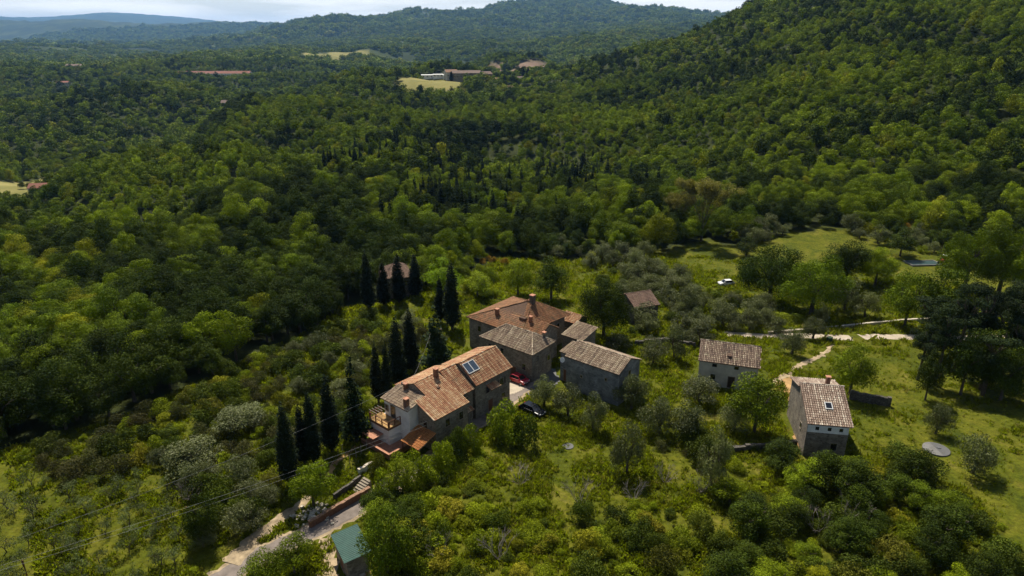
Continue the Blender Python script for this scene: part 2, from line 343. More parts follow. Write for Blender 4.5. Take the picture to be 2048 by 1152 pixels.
M['tile_brown'] = tile_mat('brown mossy tiles', [(0, (0.10, 0.06, 0.045)), (0.5, (0.22, 0.13, 0.09)), (1, (0.32, 0.22, 0.16))], (0.14, 0.13, 0.05), 0.5)
M['deck'] = flat('under tiles', (0.10, 0.06, 0.04), 0.95)
M['stone_frame'] = flat('worn stone frame', (0.25, 0.21, 0.16), 0.9, var=0.25, scale=5)
M['wood'] = flat('brown wood', (0.16, 0.07, 0.035), 0.7, scale=8)
M['pale_wood'] = flat('grey wood', (0.32, 0.27, 0.20), 0.8, scale=8)
M['glass'] = flat('dark window glass', (0.012, 0.014, 0.018), 0.08, var=0.1, spec=0.8)
M['shutter'] = flat('dark shutter', (0.05, 0.035, 0.025), 0.7)
M['white_frame'] = flat('white frame', (0.65, 0.65, 0.63), 0.5, var=0.05)
M['panel'] = flat('solar glass', (0.05, 0.07, 0.10), 0.15, var=0.15, spec=0.8)
M['brick'] = flat('red brick', (0.19, 0.095, 0.06), 0.9, var=0.35, scale=6, bump=0.3)
M['coping'] = flat('worn brick coping', (0.27, 0.16, 0.10), 0.9, var=0.3, scale=4)
M['terracotta'] = flat('terracotta paving', (0.42, 0.20, 0.12), 0.85, var=0.3, scale=4, bump=0.2)
M['pale_stone'] = flat('pale stone', (0.50, 0.44, 0.34), 0.9, var=0.25, scale=3, bump=0.4)
M['green_metal'] = flat('green sheet metal', (0.03, 0.09, 0.07), 0.5, var=0.15, scale=1.5, spec=0.5)
M['asphalt'] = flat('worn asphalt', (0.20, 0.165, 0.14), 0.95, var=0.3, scale=0.9, bump=0.2)
M['dirt'] = flat('pale dirt', (0.34, 0.26, 0.16), 0.98, var=0.4, scale=1.2, bump=0.6)
M['ochre'] = flat('ochre earth', (0.36, 0.22, 0.09), 0.98, var=0.4, scale=1.0, bump=0.6)
M['gravel'] = flat('white gravel', (0.44, 0.37, 0.28), 0.98, var=0.15, scale=1.0, bump=0.4)
M['concrete'] = flat('grey concrete', (0.17, 0.165, 0.155), 0.8, var=0.2, scale=1.0)
M['dark_concrete'] = flat('darker concrete', (0.11, 0.11, 0.11), 0.7, var=0.2, scale=1.0)  # darker concrete tone for one disc half, the stone yard and ash ring
M['car_red'] = flat('red car paint', (0.42, 0.012, 0.03), 0.25, var=0.03, spec=0.6)
M['car_black'] = flat('black car paint', (0.008, 0.009, 0.012), 0.18, var=0.03, spec=0.6)
M['car_white'] = flat('white car paint', (0.70, 0.70, 0.68), 0.3, var=0.03, spec=0.6)
M['rubber'] = flat('tyre rubber', (0.015, 0.015, 0.015), 0.8)
M['rim'] = flat('wheel rim', (0.35, 0.35, 0.36), 0.35, metal=0.8)
M['lamp'] = flat('lamp glass', (0.5, 0.5, 0.5), 0.1, spec=0.8)
M['tail'] = flat('tail lamp', (0.3, 0.01, 0.01), 0.2)
M['cable'] = flat('grey cable', (0.20, 0.20, 0.20), 0.6)
M['bin'] = flat('dark green bin', (0.015, 0.04, 0.02), 0.5)
M['water'] = flat('pool water', (0.035, 0.07, 0.065), 0.35, var=0.4, scale=1.0, spec=0.7)
M['red_paint'] = flat('red machine paint', (0.30, 0.02, 0.02), 0.4)

# ground material: grass in the open, leaf litter in the woods, straw in the fields, rock in the quarry
m, t, N_, L_, o_ = new_mat('ground'); M['ground'] = m
b = N_('ShaderNodeBsdfPrincipled'); b.inputs['Roughness'].default_value = 0.95; b.inputs['Specular IOR Level'].default_value = 0.1
def attr(name):
    a = N_('ShaderNodeAttribute'); a.attribute_name = name; return a.outputs['Fac']
g1 = ramp(t, [(0.30, (0.045, 0.062, 0.006)), (0.46, (0.082, 0.095, 0.006)), (0.60, (0.122, 0.122, 0.011)), (0.76, (0.19, 0.155, 0.045))])
L_(noise_n(t, 0.16, 9, 0.68, dist=0.6), g1.inputs[0])
g2 = ramp(t, [(0.35, (0.55, 0.55, 0.5)), (0.6, (1.15, 1.15, 1.1))]); L_(noise_n(t, 1.6, 6, 0.75), g2.inputs[0])
grass = mixc(t, g1.outputs[0], g2.outputs[0], 1.0, 'MULTIPLY')
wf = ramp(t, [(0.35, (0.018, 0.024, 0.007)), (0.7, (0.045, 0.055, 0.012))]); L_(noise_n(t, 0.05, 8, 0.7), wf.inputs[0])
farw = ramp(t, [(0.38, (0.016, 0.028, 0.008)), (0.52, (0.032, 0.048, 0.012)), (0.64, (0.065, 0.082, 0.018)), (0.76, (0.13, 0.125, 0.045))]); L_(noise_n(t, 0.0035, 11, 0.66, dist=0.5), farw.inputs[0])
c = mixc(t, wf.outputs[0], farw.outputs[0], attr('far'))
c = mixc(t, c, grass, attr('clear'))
fd = ramp(t, [(0.35, (0.15, 0.145, 0.04)), (0.65, (0.27, 0.235, 0.08))]); L_(noise_n(t, 0.02, 7, 0.65), fd.inputs[0])
c = mixc(t, c, fd.outputs[0], attr('field'))
rk = ramp(t, [(0.35, (0.13, 0.085, 0.06)), (0.65, (0.26, 0.18, 0.13))]); L_(noise_n(t, 0.08, 8, 0.7), rk.inputs[0])
c = mixc(t, c, rk.outputs[0], attr('rock')); L_(c, b.inputs['Base Color'])
bn = N_('ShaderNodeBump'); bn.inputs['Strength'].default_value = 0.8; bn.inputs['Distance'].default_value = 0.25; L_(noise_n(t, 1.1, 8, 0.7), bn.inputs['Height']); L_(bn.outputs[0], b.inputs['Normal'])
L_(b.outputs[0], o_.inputs[0])

# ------------------------------------------------------------------ ground sheet
out_az = np.radians(np.concatenate([np.linspace(-180, -AZ0-6, 20), np.degrees(azs), np.linspace(AZ0+6, 180, 20)]))
NA = len(out_az); V = [(0, 0, 0)]
VA = {k: [0.0] for k in ('clear', 'field', 'rock', 'far')}; VA['clear'][0] = 1.0
for i, lr in enumerate(lrs):
    r = math.exp(lr); mean = (G[i, 0]+G[i, -1])/2
    for k, a in enumerate(out_az):
        ad = abs(math.degrees(a)); x, y = r*math.sin(a), r*math.cos(a)
        if ad <= AZ0+0.01: z = G[i, min(max(k-20, 0), NAZ-1)]
        else:
            wv = (ad-AZ0)/(180-AZ0); z = (1-wv)*(G[i, 0] if a < 0 else G[i, -1])+wv*mean
        V.append((x, y, z))
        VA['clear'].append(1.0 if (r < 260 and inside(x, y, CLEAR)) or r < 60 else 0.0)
        VA['field'].append(1.0 if (300 < r < 6000 and any(inside(x, y, p) for p in FIELDS)) else 0.0)
        VA['rock'].append(1.0 if (900 < r < 1900 and any(inside(x, y, p) for p in ROCK)) else 0.0)
        VA['far'].append(ss(900, 2600, r))
F = []
for i in range(NR-1):
    b0, b1 = 1+i*NA, 1+(i+1)*NA
    for k in range(NA-1): F.append((b0+k, b1+k, b1+k+1, b0+k+1))
me = mesh_np('ground', V, [(f[0], f[3], f[2], f[1]) for f in F], M['ground'], smooth=True)
for k, val in VA.items():
    at = me.attributes.new(k, 'FLOAT', 'POINT'); at.data.foreach_set('value', np.array(val, np.float32))
tag(link(bpy.data.objects.new('ground', me)), 'rolling green hills and meadows of the valley', kind='structure')
mbc = MB()
for k in range(NA-1): mbc.quad([(0, 0, 0), V[1+k+1], V[1+k]])
tag(mbc.build('ground_under_viewpoint', M['ground']), kind='structure')

def drape(name, mat, poly_px=None, centre=None, width=None, lift=0.05, step=0.6, rag=0.25, kind='structure', poly=None, width_end=None):
    """sheet laid on the ground, with a slightly ragged rim"""
    mb = MB()
    if centre is not None:
        P = [Vector(ground_at(*c)[:2]) for c in centre] if poly is None else [Vector(c) for c in poly]
        S = []
        for i in range(len(P)-1):
            p0, p1, p2, p3 = P[max(i-1, 0)], P[i], P[i+1], P[min(i+2, len(P)-1)]
            m_ = max(2, int((p2-p1).length/step))
            for k in range(m_):
                t_ = k/m_
                S.append(0.5*((2*p1)+(p2-p0)*t_+(2*p0-5*p1+4*p2-p3)*t_*t_+(3*p1-p0-3*p2+p3)*t_**3))
        S.append(P[-1]); rows = []
        for i, p in enumerate(S):
            d = (S[min(i+1, len(S)-1)]-S[max(i-1, 0)]).normalized(); nn = Vector((-d.y, d.x)); row = []
            wd = width if width_end is None else width+(width_end-width)*i/(len(S)-1)
            for k in range(7):
                e = (k/6-0.5)*wd
                if k in (0, 6): e += rag*noise.noise((p.x*1.3, p.y*1.3, k))*1.6
                q = p+nn*e; row.append((q.x, q.y, ground_z(q.x, q.y)+lift*(0.2 if k in (0, 6) else 1)))
            rows.append(row)
        for a_, b_ in zip(rows, rows[1:]):
            for k in range(6): mb.quad([a_[k+1], a_[k], b_[k], b_[k+1]])
    else:
        P = px_poly(poly_px) if poly is None else poly
        xs = [p[0] for p in P]; ys = [p[1] for p in P]; x = min(xs)
        while x < max(xs):
            y = min(ys)
            while y < max(ys):
                cx, cy_ = x+step/2, y+step/2; jx = rag*2*noise.noise((cx*.9, cy_*.9, 0)); jy = rag*2*noise.noise((cx*.9, cy_*.9, 7))
                if inside(cx+jx, cy_+jy, P):
                    mb.quad([(a_, b_, ground_z(a_, b_)+lift) for a_, b_ in ((x, y), (x+step, y), (x+step, y+step), (x, y+step))])
                y += step
            x += step
    o = mb.build(name, mat, smooth=True); tag(o, kind=kind); return o

ROADC = [(430,1165),(500,1122),(560,1092),(640,1056),(710,1018),(790,965),(870,915),(945,852),(1010,803),(1046,776),(1075,757)]
road = drape('road', M['asphalt'], centre=ROADC, width=2.8, lift=0.06)
drape('road_verge', M['dirt'], centre=ROADC, width=3.5, lift=0.03, rag=0.6)
ROADP = [Vector(ground_at(*c)[:2]) for c in ROADC]
drape('dirt_path', M['dirt'], centre=[(462,1128),(515,1074),(565,1035),(600,1010),(628,980)], width=2.8, width_end=0.7, lift=0.09, rag=0.5)
drape('garden_path', M['ochre'], centre=[(628,980),(655,955),(672,925),(715,893)], width=0.8, lift=0.05)
drape('farm_track', M['gravel'], centre=[(1450,668),(1540,673),(1600,671),(1660,674),(1702,676)], width=2.8, lift=0.06, rag=0.18)
drape('farm_track', M['gravel'], centre=[(1722,674),(1760,673),(1800,674),(1900,676),(2048,672)], width=2.8, lift=0.06, rag=0.18)
drape('footpath', M['dirt'], centre=[(1548,768),(1575,748),(1605,728),(1640,712),(1665,690)], width=1.6, width_end=0.5, lift=0.05, rag=0.5)
drape('yard', M['ochre'], poly_px=[(1552,758),(1585,755),(1600,790),(1598,822),(1580,800),(1555,775)], lift=0.05, step=0.4)
drape('yard_strip', M['ochre'], poly_px=[(1588,856),(1598,856),(1602,890),(1612,905),(1588,900)], lift=0.07, step=0.25)
drape('paved_yard', M['gravel'], poly_px=[(1016,762),(1024,757),(1052,768),(1052,775),(1030,788),(1016,790)], lift=0.10, step=0.3, rag=0.05)
drape('shed_yard', M['dirt'], poly_px=[(640,1078),(664,1072),(680,1152),(690,1200),(636,1200)], lift=0.05, step=0.4)
drape('stone_yard', M['dark_concrete'], poly_px=[(1040,760),(1110,735),(1120,765),(1060,790)], lift=0.05, step=0.4)

# ------------------------------------------------------------------ buildings
def lerp(a, b, t): return tuple(a[i]+(b[i]-a[i])*t for i in range(3))
def tile_slope(mb, a, b, c, d, rng, pitch=0.27, row=0.42):
    """barrel tiles over the slope a,b (eave) c,d (ridge, d above a)"""
    a, b, c, d = map(Vector, (a, b, c, d))
    ex = (b-a).normalized(); nrm = ex.cross(((c+d)/2-(a+b)/2)).normalized()
    if nrm.z < 0: nrm = -nrm
    up = nrm.cross(ex).normalized()
    if up.dot((c+d)/2-(a+b)/2) < 0: up = -up
    H = max((d-a).dot(up), (c-a).dot(up)); nr = max(1, round(H/row)); rh = H/nr
    cols = [rng.random() for _ in range(400)]
    for i in range(nr):
        t0 = i/nr; tm = (i+.5)/nr
        Lx = (a+(d-a)*tm-a).dot(ex); Rx = (b+(c-b)*tm-a).dot(ex)
        k0 = math.ceil((Lx-0.02)/pitch); k1 = math.floor((Rx-0.05)/pitch)
        for k in range(k0, k1+1):
            x = k*pitch+pitch*0.5+rng.uniform(-.02, .02)
            if x > Rx+0.05: continue
            base = a+ex*x+up*(i*rh-0.03+rng.uniform(-.015, .015)); top = base+up*(rh+0.10)
            r0, r1 = pitch*0.40, pitch*0.32; tv = .42*cols[k % 400]+.38*rng.random()+.2*(.5+noise.noise(base*.8)); i0 = len(mb.v)
            sk = rng.uniform(-.02, .02)
            for P_, r_, lift in ((base, r0, 0.055), (top, r1, 0.0)):
                for s_ in range(5):
                    an = math.pi*s_/4
                    mb.v.append(tuple(P_+ex*(math.cos(an)*r_+(sk if lift == 0 else 0))+nrm*(math.sin(an)*r_*0.85+lift)))
            for s_ in range(4):
                mb.f.append((i0+s_, i0+s_+1, i0+5+s_+1, i0+5+s_)); mb.a.append(tv)
            mb.f.append((i0+4, i0+3, i0+2, i0+1, i0)); mb.a.append(tv*0.4)
def ridge_tiles(mb, p, q, rng, r=0.13):
    p, q = Vector(p), Vector(q); d = q-p; n_ = max(1, round(d.length/0.42)); dn = d.normalized(); ex = dn.cross(Vector((0, 0, 1))).normalized(); up = ex.cross(dn)
    for k in range(n_):
        A_ = p+d*(k/n_); B_ = p+d*((k+1.08)/n_); tv = rng.random(); i0 = len(mb.v)
        for P_, r_, l in ((A_, r, 0.03), (B_, r*0.85, 0.0)):
            for s_ in range(5):
                an = math.pi*s_/4; mb.v.append(tuple(P_+ex*math.cos(an)*r_+up*(math.sin(an)*r_+l+0.03)))
        for s_ in range(4): mb.f.append((i0+s_, i0+5+s_, i0+5+s_+1, i0+s_+1)); mb.a.append(tv)
def deck_slab(mb, pts_, th=0.10):
    n_ = len(pts_); i = len(mb.v)
    mb.v += [tuple(p) for p in pts_]+[(p[0], p[1], p[2]-th) for p in pts_]
    mb.f.append(tuple(i+k for k in range(n_))); mb.f.append(tuple(i+n_+k for k in reversed(range(n_)))); mb.a += [0.2, 0.2]
    for k in range(n_): mb.f.append((i+k, i+n_+k, i+n_+(k+1)%n_, i+(k+1)%n_)); mb.a.append(0.2)
class House:
    def __init__(s, name, x, y, deg, label, cat, tile, seed=1, group=None):
        s.o = empty(name, (x, y, ground_z(x, y)), math.radians(deg)); tag(s.o, label, cat, group)
        s.tiles = MB(); s.deck = MB(); s.mat = tile; s.rng = random.Random(seed); s.tiled = True; s.pitch = 0.27
    def wall(s, poly, z1, mat, z0=-1.2, name='wall'):
        return MB().prism(poly, z0, z1).build(name, mat, s.o)
    def slope(s, a, b, c, d):
        deck_slab(s.deck, [a, b, c, d]); 
        if s.tiled: tile_slope(s.tiles, a, b, c, d, s.rng, s.pitch)
    def ridge(s, p, q): 
        if s.tiled: ridge_tiles(s.tiles, p, q, s.rng)
    def finish(s):
        o = s.deck.build('roof', M['deck'] if s.tiled else s.mat, s.o)
        if s.tiled: tag(s.tiles.build('roof_tiles', s.mat, s.o), kind='stuff')
    def win(s, cx, cy_, z, w_, h, face, shutters=False, frame='stone_frame', pane='glass', name='window'):
        """face: outward direction 'x-','x+','y-','y+'"""
        dx, dy = {'x-': (-1, 0), 'x+': (1, 0), 'y-': (0, -1), 'y+': (0, 1)}[face]; tx, ty = abs(dy), abs(dx)
        def bx(mb, t0, t1, z0, z1, d0, d1):
            xs = sorted([cx+tx*t0+dx*d0, cx+tx*t1+dx*d1]) if tx else sorted([cx+dx*d0, cx+dx*d1])
            ys = sorted([cy_+ty*t0, cy_+ty*t1]) if ty else sorted([cy_+dy*d0, cy_+dy*d1])
            mb.box(xs[0], ys[0], z0, xs[1], ys[1], z1)
        f = MB(); e = 0.10
        bx(f, -w_/2-e, -w_/2, z-e, z+h+e, 0.0, .06); bx(f, w_/2, w_/2+e, z-e, z+h+e, 0.0, .06)
        bx(f, -w_/2, w_/2, z+h, z+h+e, 0.0, .06); bx(f, -w_/2, w_/2, z-e, z, 0.0, .09)
        fo = f.build(name, M[frame], s.o)
        g = MB(); bx(g, -w_/2, w_/2, z, z+h, 0.002, .02); g.build('pane', M[pane], fo)
        if shutters:
            for sg in (-1, 1):
                q = MB(); c0 = sg*(w_/2+e+0.01); c1 = sg*(w_/2+e+w_*0.45); bx(q, min(c0, c1), max(c0, c1), z, z+h, 0.003, .05); q.build('shutter', M['shutter'], fo)
        return fo
    def door(s, cx, cy_, w_, h, face, mat='shutter', z=0.0): return s.win(cx, cy_, z+0.1, w_, h, face, pane=mat, name='door')
    def chimney(s, x, y, z0, z1, w_=0.6, mat='brick'):
        c = MB().box(x-w_/2, y-w_/2, z0, x+w_/2, y+w_/2, z1).build('chimney', M[mat], s.o)
        k = MB().box(x-w_/2-.08, y-w_/2-.08, z1+.18, x+w_/2+.08, y+w_/2+.08, z1+.27)
        for sx in (-1, 1):
            for sy in (-1, 1): k.box(x+sx*w_*.36-.07, y+sy*w_*.36-.07, z1+.001, x+sx*w_*.36+.07, y+sy*w_*.36+.07, z1+.178)
        k.build('chimney_cap', M['terracotta'], c); return c
    def gable(s, x0, x1, y0, y1, ze, zr, wall, oh=0.35, yr=None, ze2=None, verge=0.25, wall_z0=-1.2):
        """ridge along x at yr"""
        yr = (y0+y1)/2 if yr is None else yr; ze2 = ze if ze2 is None else ze2
        sl0 = (zr-ze)/(yr-y0); sl1 = (zr-ze2)/(y1-yr); d = 0.13
        mb = MB(); i = len(mb.v)
        prof = [(y0, wall_z0), (y0, ze-d), (yr, zr-d), (y1, ze2-d), (y1, wall_z0)]
        mb.v += [(x0, p[0], p[1]) for p in prof]+[(x1, p[0], p[1]) for p in prof]
        mb.f += [(4, 3, 2, 1, 0), (5, 6, 7, 8, 9)]+[(k, (k+1) % 5, 5+(k+1) % 5, 5+k) for k in range(5)]; mb.a += [0.5]*7
        mb.f = [tuple(f) for f in mb.f]; mb.build('wall', wall, s.o)
        X0, X1 = x0-verge, x1+verge
        s.slope((X0, y0-oh, ze-sl0*oh), (X1, y0-oh, ze-sl0*oh), (X1, yr, zr), (X0, yr, zr))
        s.slope((X1, y1+oh, ze2-sl1*oh), (X0, y1+oh, ze2-sl1*oh), (X0, yr, zr), (X1, yr, zr))
        s.ridge((X0, yr, zr), (X1, yr, zr))

# --- long farmhouse with three stepped roofs, terrace and lean-tos
h = House('farmhouse', -10.64, 82.25, 49, 'long stone farmhouse by the road with three stepped terracotta roofs and a terrace', 'house', M['tile_new'], 3)
bs = M['brown_stone']
h.gable(2.0, 6.7, 0.3, 10.5, 5.6, 8.1, bs, yr=6.5, ze2=6.5, verge=0.1)
# lower front part of the first roof, left of the main gable
h.wall([(0.2, 0.3), (1.99, 0.3), (1.99, 3.8), (0.2, 3.8)], [5.42, 5.42, 6.85, 6.85], bs)
sl = (8.1-5.6)/6.2
h.slope((-0.15, -0.05, 5.6-sl*.35), (1.89, -0.05, 5.6-sl*.35), (1.89, 3.95, 5.6+sl*3.65), (-0.15, 3.95, 5.6+sl*3.65))
h.gable(6.9, 9.9, 2.4, 10.4, 5.8, 8.3, bs, yr=6.2, ze2=6.6, verge=0.12)
h.gable(10.3, 18.2, 2.2, 8.9, 6.3, 8.65, bs, yr=5.4, ze2=7.3, verge=0.2)
for k in range(7): h.ridge((0.0-0.15, -0.0+k*0.57, 5.47+sl*k*.57), (-0.15, 0.57+k*0.57, 5.47+sl*(k+1)*.57)) if k < 7 else None
# white plastered wing with an old low roof
wing = h.wall([(-1.2, 4.1), (1.95, 4.1), (1.95, 9.5), (-1.2, 9.5)], [6.0, 6.75, 6.75, 6.0], M['plaster'])
h.finish()
hw = House('tmp', 0, 0, 0, None, None, M['tile_old'], 9); bpy.data.objects.remove(hw.o); hw.o = h.o
hw.slope((-1.6, 9.9, 6.06), (-1.6, 3.9, 6.06), (1.85, 3.9, 6.95), (1.85, 9.9, 6.95)); hw.ridge((1.85, 3.9, 6.95), (-1.6, 3.9, 6.06)); hw.finish()
h.wall([(1.96, 4.2), (2.2, 4.2), (2.2, 9.4), (1.96, 9.4)], [7.2, 7.2, 7.35, 7.35], bs, z0=5)
h.chimney(-0.9, 4.9, 6.2, 7.3, 0.62); h.chimney(5.9, 6.0, 7.6, 9.0, 0.6); h.chimney(1.6, 7.9, 6.7, 7.6, 0.5)
MB().box(4.3, 3.9, 7.05, 4.75, 4.35, 7.38).build('roof_vent', M['deck'], h.o)
h.win(0.2, 2.3, 3.3, .75, 1.1, 'x-'); h.win(2.6, 0.3, 3.3, .8, 1.15, 'y-'); h.win(5.3, 0.3, 3.2, .8, 1.2, 'y-'); h.win(3.9, 0.3, 0.8, .8, 1.1, 'y-')
h.win(8.4, 2.4, 3.4, .8, 1.2, 'y-'); h.door(8.0, 2.4, 1.0, 2.1, 'y-'); h.win(13.0, 2.2, 3.6, .8, 1.1, 'y-'); h.win(16.2, 2.2, 3.6, .9, 1.2, 'y-', shutters=True); h.door(13.6, 2.2, 1.0, 2.1, 'y-', 'wood'); h.win(16.6, 2.2, 1.0, .8, 1.1, 'y-')
# solar panel on the third roof
s3 = (8.65-6.3)/3.2; a3_ = math.atan(s3)
sp = bpy.data.objects.new('solar_panel', None); link(sp, h.o); sp.location = (11.45, 4.45, 6.3+s3*2.25+0.16); sp.rotation_euler = (a3_, 0, 0)
bpy.data.objects.remove(sp)
fr = MB(); fr.box(-1.2, -.95, 0, 1.2, -.85, .12).box(-1.2, .85, 0, 1.2, .95, .12).box(-1.2, -.85, 0, -1.1, .85, .12).box(1.1, -.85, 0, 1.2, .85, .12).box(-.06, -.85, 0, .06, .85, .12)
sp = fr.build('solar_panel', M['white_frame'], h.o); sp.location = (11.5, 4.25, 6.3+s3*2.05+0.14); sp.rotation_euler = (a3_, 0, 0)
for x in (-1.09, .07): MB().box(x, -.84, 0.01, x+1.02, .84, .09).build('pane', M['panel'], sp)
# awning and lean-to
def small_roof(parent, a, b, c, d, tile, seed, name='awning'):
    k = House('tmp', 0, 0, 0, None, None, tile, seed); bpy.data.objects.remove(k.o); k.deck = MB(); k.tiles = MB()
    deck_slab(k.deck, [a, b, c, d], 0.07); tile_slope(k.tiles, a, b, c, d, k.rng, 0.25, 0.4)
    o = k.deck.build(name, M['deck'], parent); tag(k.tiles.build('tile_rows', tile, o), kind='stuff'); return o
small_roof(h.o, (12.6, 1.0, 4.55), (14.7, 1.0, 4.55), (14.7, 2.15, 5.0), (12.6, 2.15, 5.0), M['tile_new'], 4)
small_roof(h.o, (7.4, 1.5, 2.5), (9.4, 1.5, 2.5), (9.4, 2.35, 2.8), (7.4, 2.35, 2.8), M['tile_new'], 5)
small_roof(h.o, (-3.2, 3.8, 2.2), (-3.2, 0.0, 2.2), (0.15, 0.0, 3.25), (0.15, 3.8, 3.25), M['tile_rust'], 6, 'lean_to_roof')
for y in (0.15, 1.9, 3.65): MB().box(-3.1, y-.08, -.3, -2.94, y+.08, 2.12).build('post', M['wood'], h.o)
# terrace block
MB().box(-3.4, 6.1, -1.2, 0.0-1.205, 10.2, 3.3).box(-1.2, 6.1, -1.2, 0.19, 9.9, 3.3).build('terrace_wall', M['plaster'], h.o)
MB().box(-3.55, 5.95, 3.3, -1.21, 10.35, 3.42).build('terrace_floor', M['ochre'], h.o)
MB().box(-3.6, 5.9, 3.05, -3.42, 10.4, 3.29).box(-3.41, 5.92, 3.05, -1.21, 6.08, 3.29).build('terrace_edge', M['wood'], h.o)
def rail(p, q, n_, z=3.42, hh=0.95):
    p, q = Vector(p), Vector(q)
    for k in range(n_+1):
        c_ = p+(q-p)*k/n_; MB().box(c_.x-.06, c_.y-.06, z, c_.x+.06, c_.y+.06, z+hh).build('railing_post', M['wood'], h.o)
    for zz in (z+hh*.45, z+hh):
        e = MB(); d = (q-p).normalized(); e.tube((p.x, p.y, zz), (q.x, q.y, zz), .055, n=6); e.build('handrail', M['wood'], h.o)
rail((-3.45, 6.05), (-3.45, 10.25), 3); rail((-3.3, 6.0), (-1.3, 6.0), 2); rail((-3.3, 10.25), (-1.3, 10.25), 2)
for k in range(4): MB().box(-3.0+k*.5, 9.1, 4.3, -2.94+k*.5, 10.9, 4.36).build('pergola_slat', M['pale_wood'], h.o)
h.door(-1.2, 7.6, .9, 1.9, 'x-', 'glass', z=3.4); h.win(-1.2, 9.0, 4.2, .6, .9, 'x-')
# lower terrace with brick edge
MB().box(-5.3, 3.9, -.6, -3.405, 9.9, .55).box(-3.4, 3.9, -.6, -.3, 6.09, .549).build('lower_terrace', M['terracotta'], h.o)
MB().box(-5.45, 3.75, .3, -5.2, 10.0, .95).box(-5.19, 3.75, .3, -1.5, 3.95, .95).build('parapet', M['brick'], h.o)
MB().box(-5.5, 3.7, .951, -5.15, 10.0, 1.03).box(-5.149, 3.7, .951, -1.5, 4.0, 1.03).build('coping', M['terracotta'], h.o)
MB().box(-5.3, 7.3, 1.9, -3.42, 9.9, 1.96).build('pergola_top', M['terracotta'], h.o)
for x, y in ((-5.2, 7.4), (-5.2, 9.8)): MB().box(x-.05, y-.05, 1.03, x+.05, y+.05, 1.9).build('pergola_post', M['wood'], h.o)
MB().tube((6.85, 0.2, 0), (6.85, 0.2, 5.4), .05).build('downpipe', M['cable'], h.o)

# --- hipped stone house
h = House('stone_house', -5.77, 110.98, -40, 'tall brown stone house with a hipped grey tile roof behind the red car', 'house', M['tile_old'], 21)
h.wall([(0.35, .35), (11.6, .35), (11.25, 6.4), (0.35, 6.4)], 5.85, bs)
a, b_, c_, d_ = (0, 0, 5.85), (12.0, 0, 5.85), (11.6, 7.0, 5.85), (0, 7.0, 5.85); r0, r1 = (3.3, 3.4, 8.0), (9.1, 3.6, 8.0)
h.slope(a, b_, r1, r0); h.slope(c_, d_, r0, r1); h.slope(b_, c_, r1, r1); h.slope(d_, a, r0, r0)
for p in ((a, r0), (b_, r1), (c_, r1), (d_, r0), (r0, r1)): h.ridge(*p)
h.finish(); h.chimney(10.3, 5.4, 6.1, 7.6, .55, 'brown_stone')
for x, z in ((2.2, 3.9), (5.0, 3.9), (9.9, 2.4), (3.4, 1.3)): h.win(x, .35, z, .75, 1.05, 'y-')
for y, z in ((2.0, 3.9), (5.2, 2.9)): h.win(11.52, y, z, .75, 1.05, 'x+')
h.door(7.6, .35, 1.1, 2.2, 'y-', 'wood'); h.door(0.35, 3.3, 1.0, 2.1, 'x-')
tag(h.o, None)

h = House('tiled_house', -8.74, 120.4, -40, 'largest house of the hamlet, under a broad rust orange hipped roof', 'house', M['tile_orange'], 22)
h.wall([(0.4, .4), (12.6, .4), (13.6, 13.2), (0.4, 13.2)], 6.2, bs)
a, b_, c_, d_ = (0, 0, 6.2), (13.3, 0, 6.2), (14.5, 13.9, 6.2), (0, 13.9, 6.2); r0, r1 = (8.8, 7.3, 9.4), (9.6, 8.4, 9.4)
h.slope(a, b_, r1, r0); h.slope(b_, c_, r1, r1); h.slope(c_, d_, r0, r1); h.slope(d_, a, r0, r0)
for p in ((a, r0), (b_, r1), (c_, r1), (d_, r0)): h.ridge(*p)
h.gable(8.2, 16.6, 1.3, 6.8, 6.4, 7.9, bs, oh=0.2)
h.finish(); h.chimney(9.9, 7.8, 9.0, 10.6, .8, 'dark_stone'); h.chimney(5.6, 2.6, 7.0, 8.3, .6)
h.chimney(13.0, 3.4, 7.4, 8.5, .5)
MB().box(10.6, 3.0, 7.45, 11.9, 3.7, 8.05).build('dormer', M['deck'], h.o)
for y in (3, 8, 11): h.win(13.0+y*.06, y, 3.9, .8, 1.1, 'x+')
for y in (2.5, 6.5, 10.5): h.win(.4, y, 3.9, .8, 1.1, 'x-', shutters=True)
h.win(3.0, .4, 3.9, .8, 1.1, 'y-'); h.door(.4, 4.6, 1.0, 2.1, 'x-')

h = House('annex', 9.4, 115.6, -40, 'low annex with a pale weathered tile roof between the hipped stone house and the barn', 'house', M['tile_old'], 23)
h.wall([(0, 0), (4.2, 0), (4.2, 4.6), (0, 4.6)], [4.1, 4.1, 5.0, 5.0], bs); h.slope((-.2, -.3, 4.15), (4.5, -.3, 4.15), (4.5, 4.8, 5.2), (-.2, 4.8, 5.2)); h.finish(); h.win(2.2, 0, 2.4, .8, 1.0, 'y-')
h = House('shed', 9.5, 124.2, -40, 'small open shed with a pale tile roof at the right of the orange roofed house', 'shed', M['tile_new'], 24)
h.wall([(0, 0.4), (3.6, .4), (3.6, 4.2), (0, 4.2)], [3.9]*4, M['dark_stone']); h.gable(0.01, 3.59, .41, 4.19, 4.0, 4.9, M['dark_stone'], oh=.3); h.finish(); h.door(1.8, .4, 1.6, 2.2, 'y-')

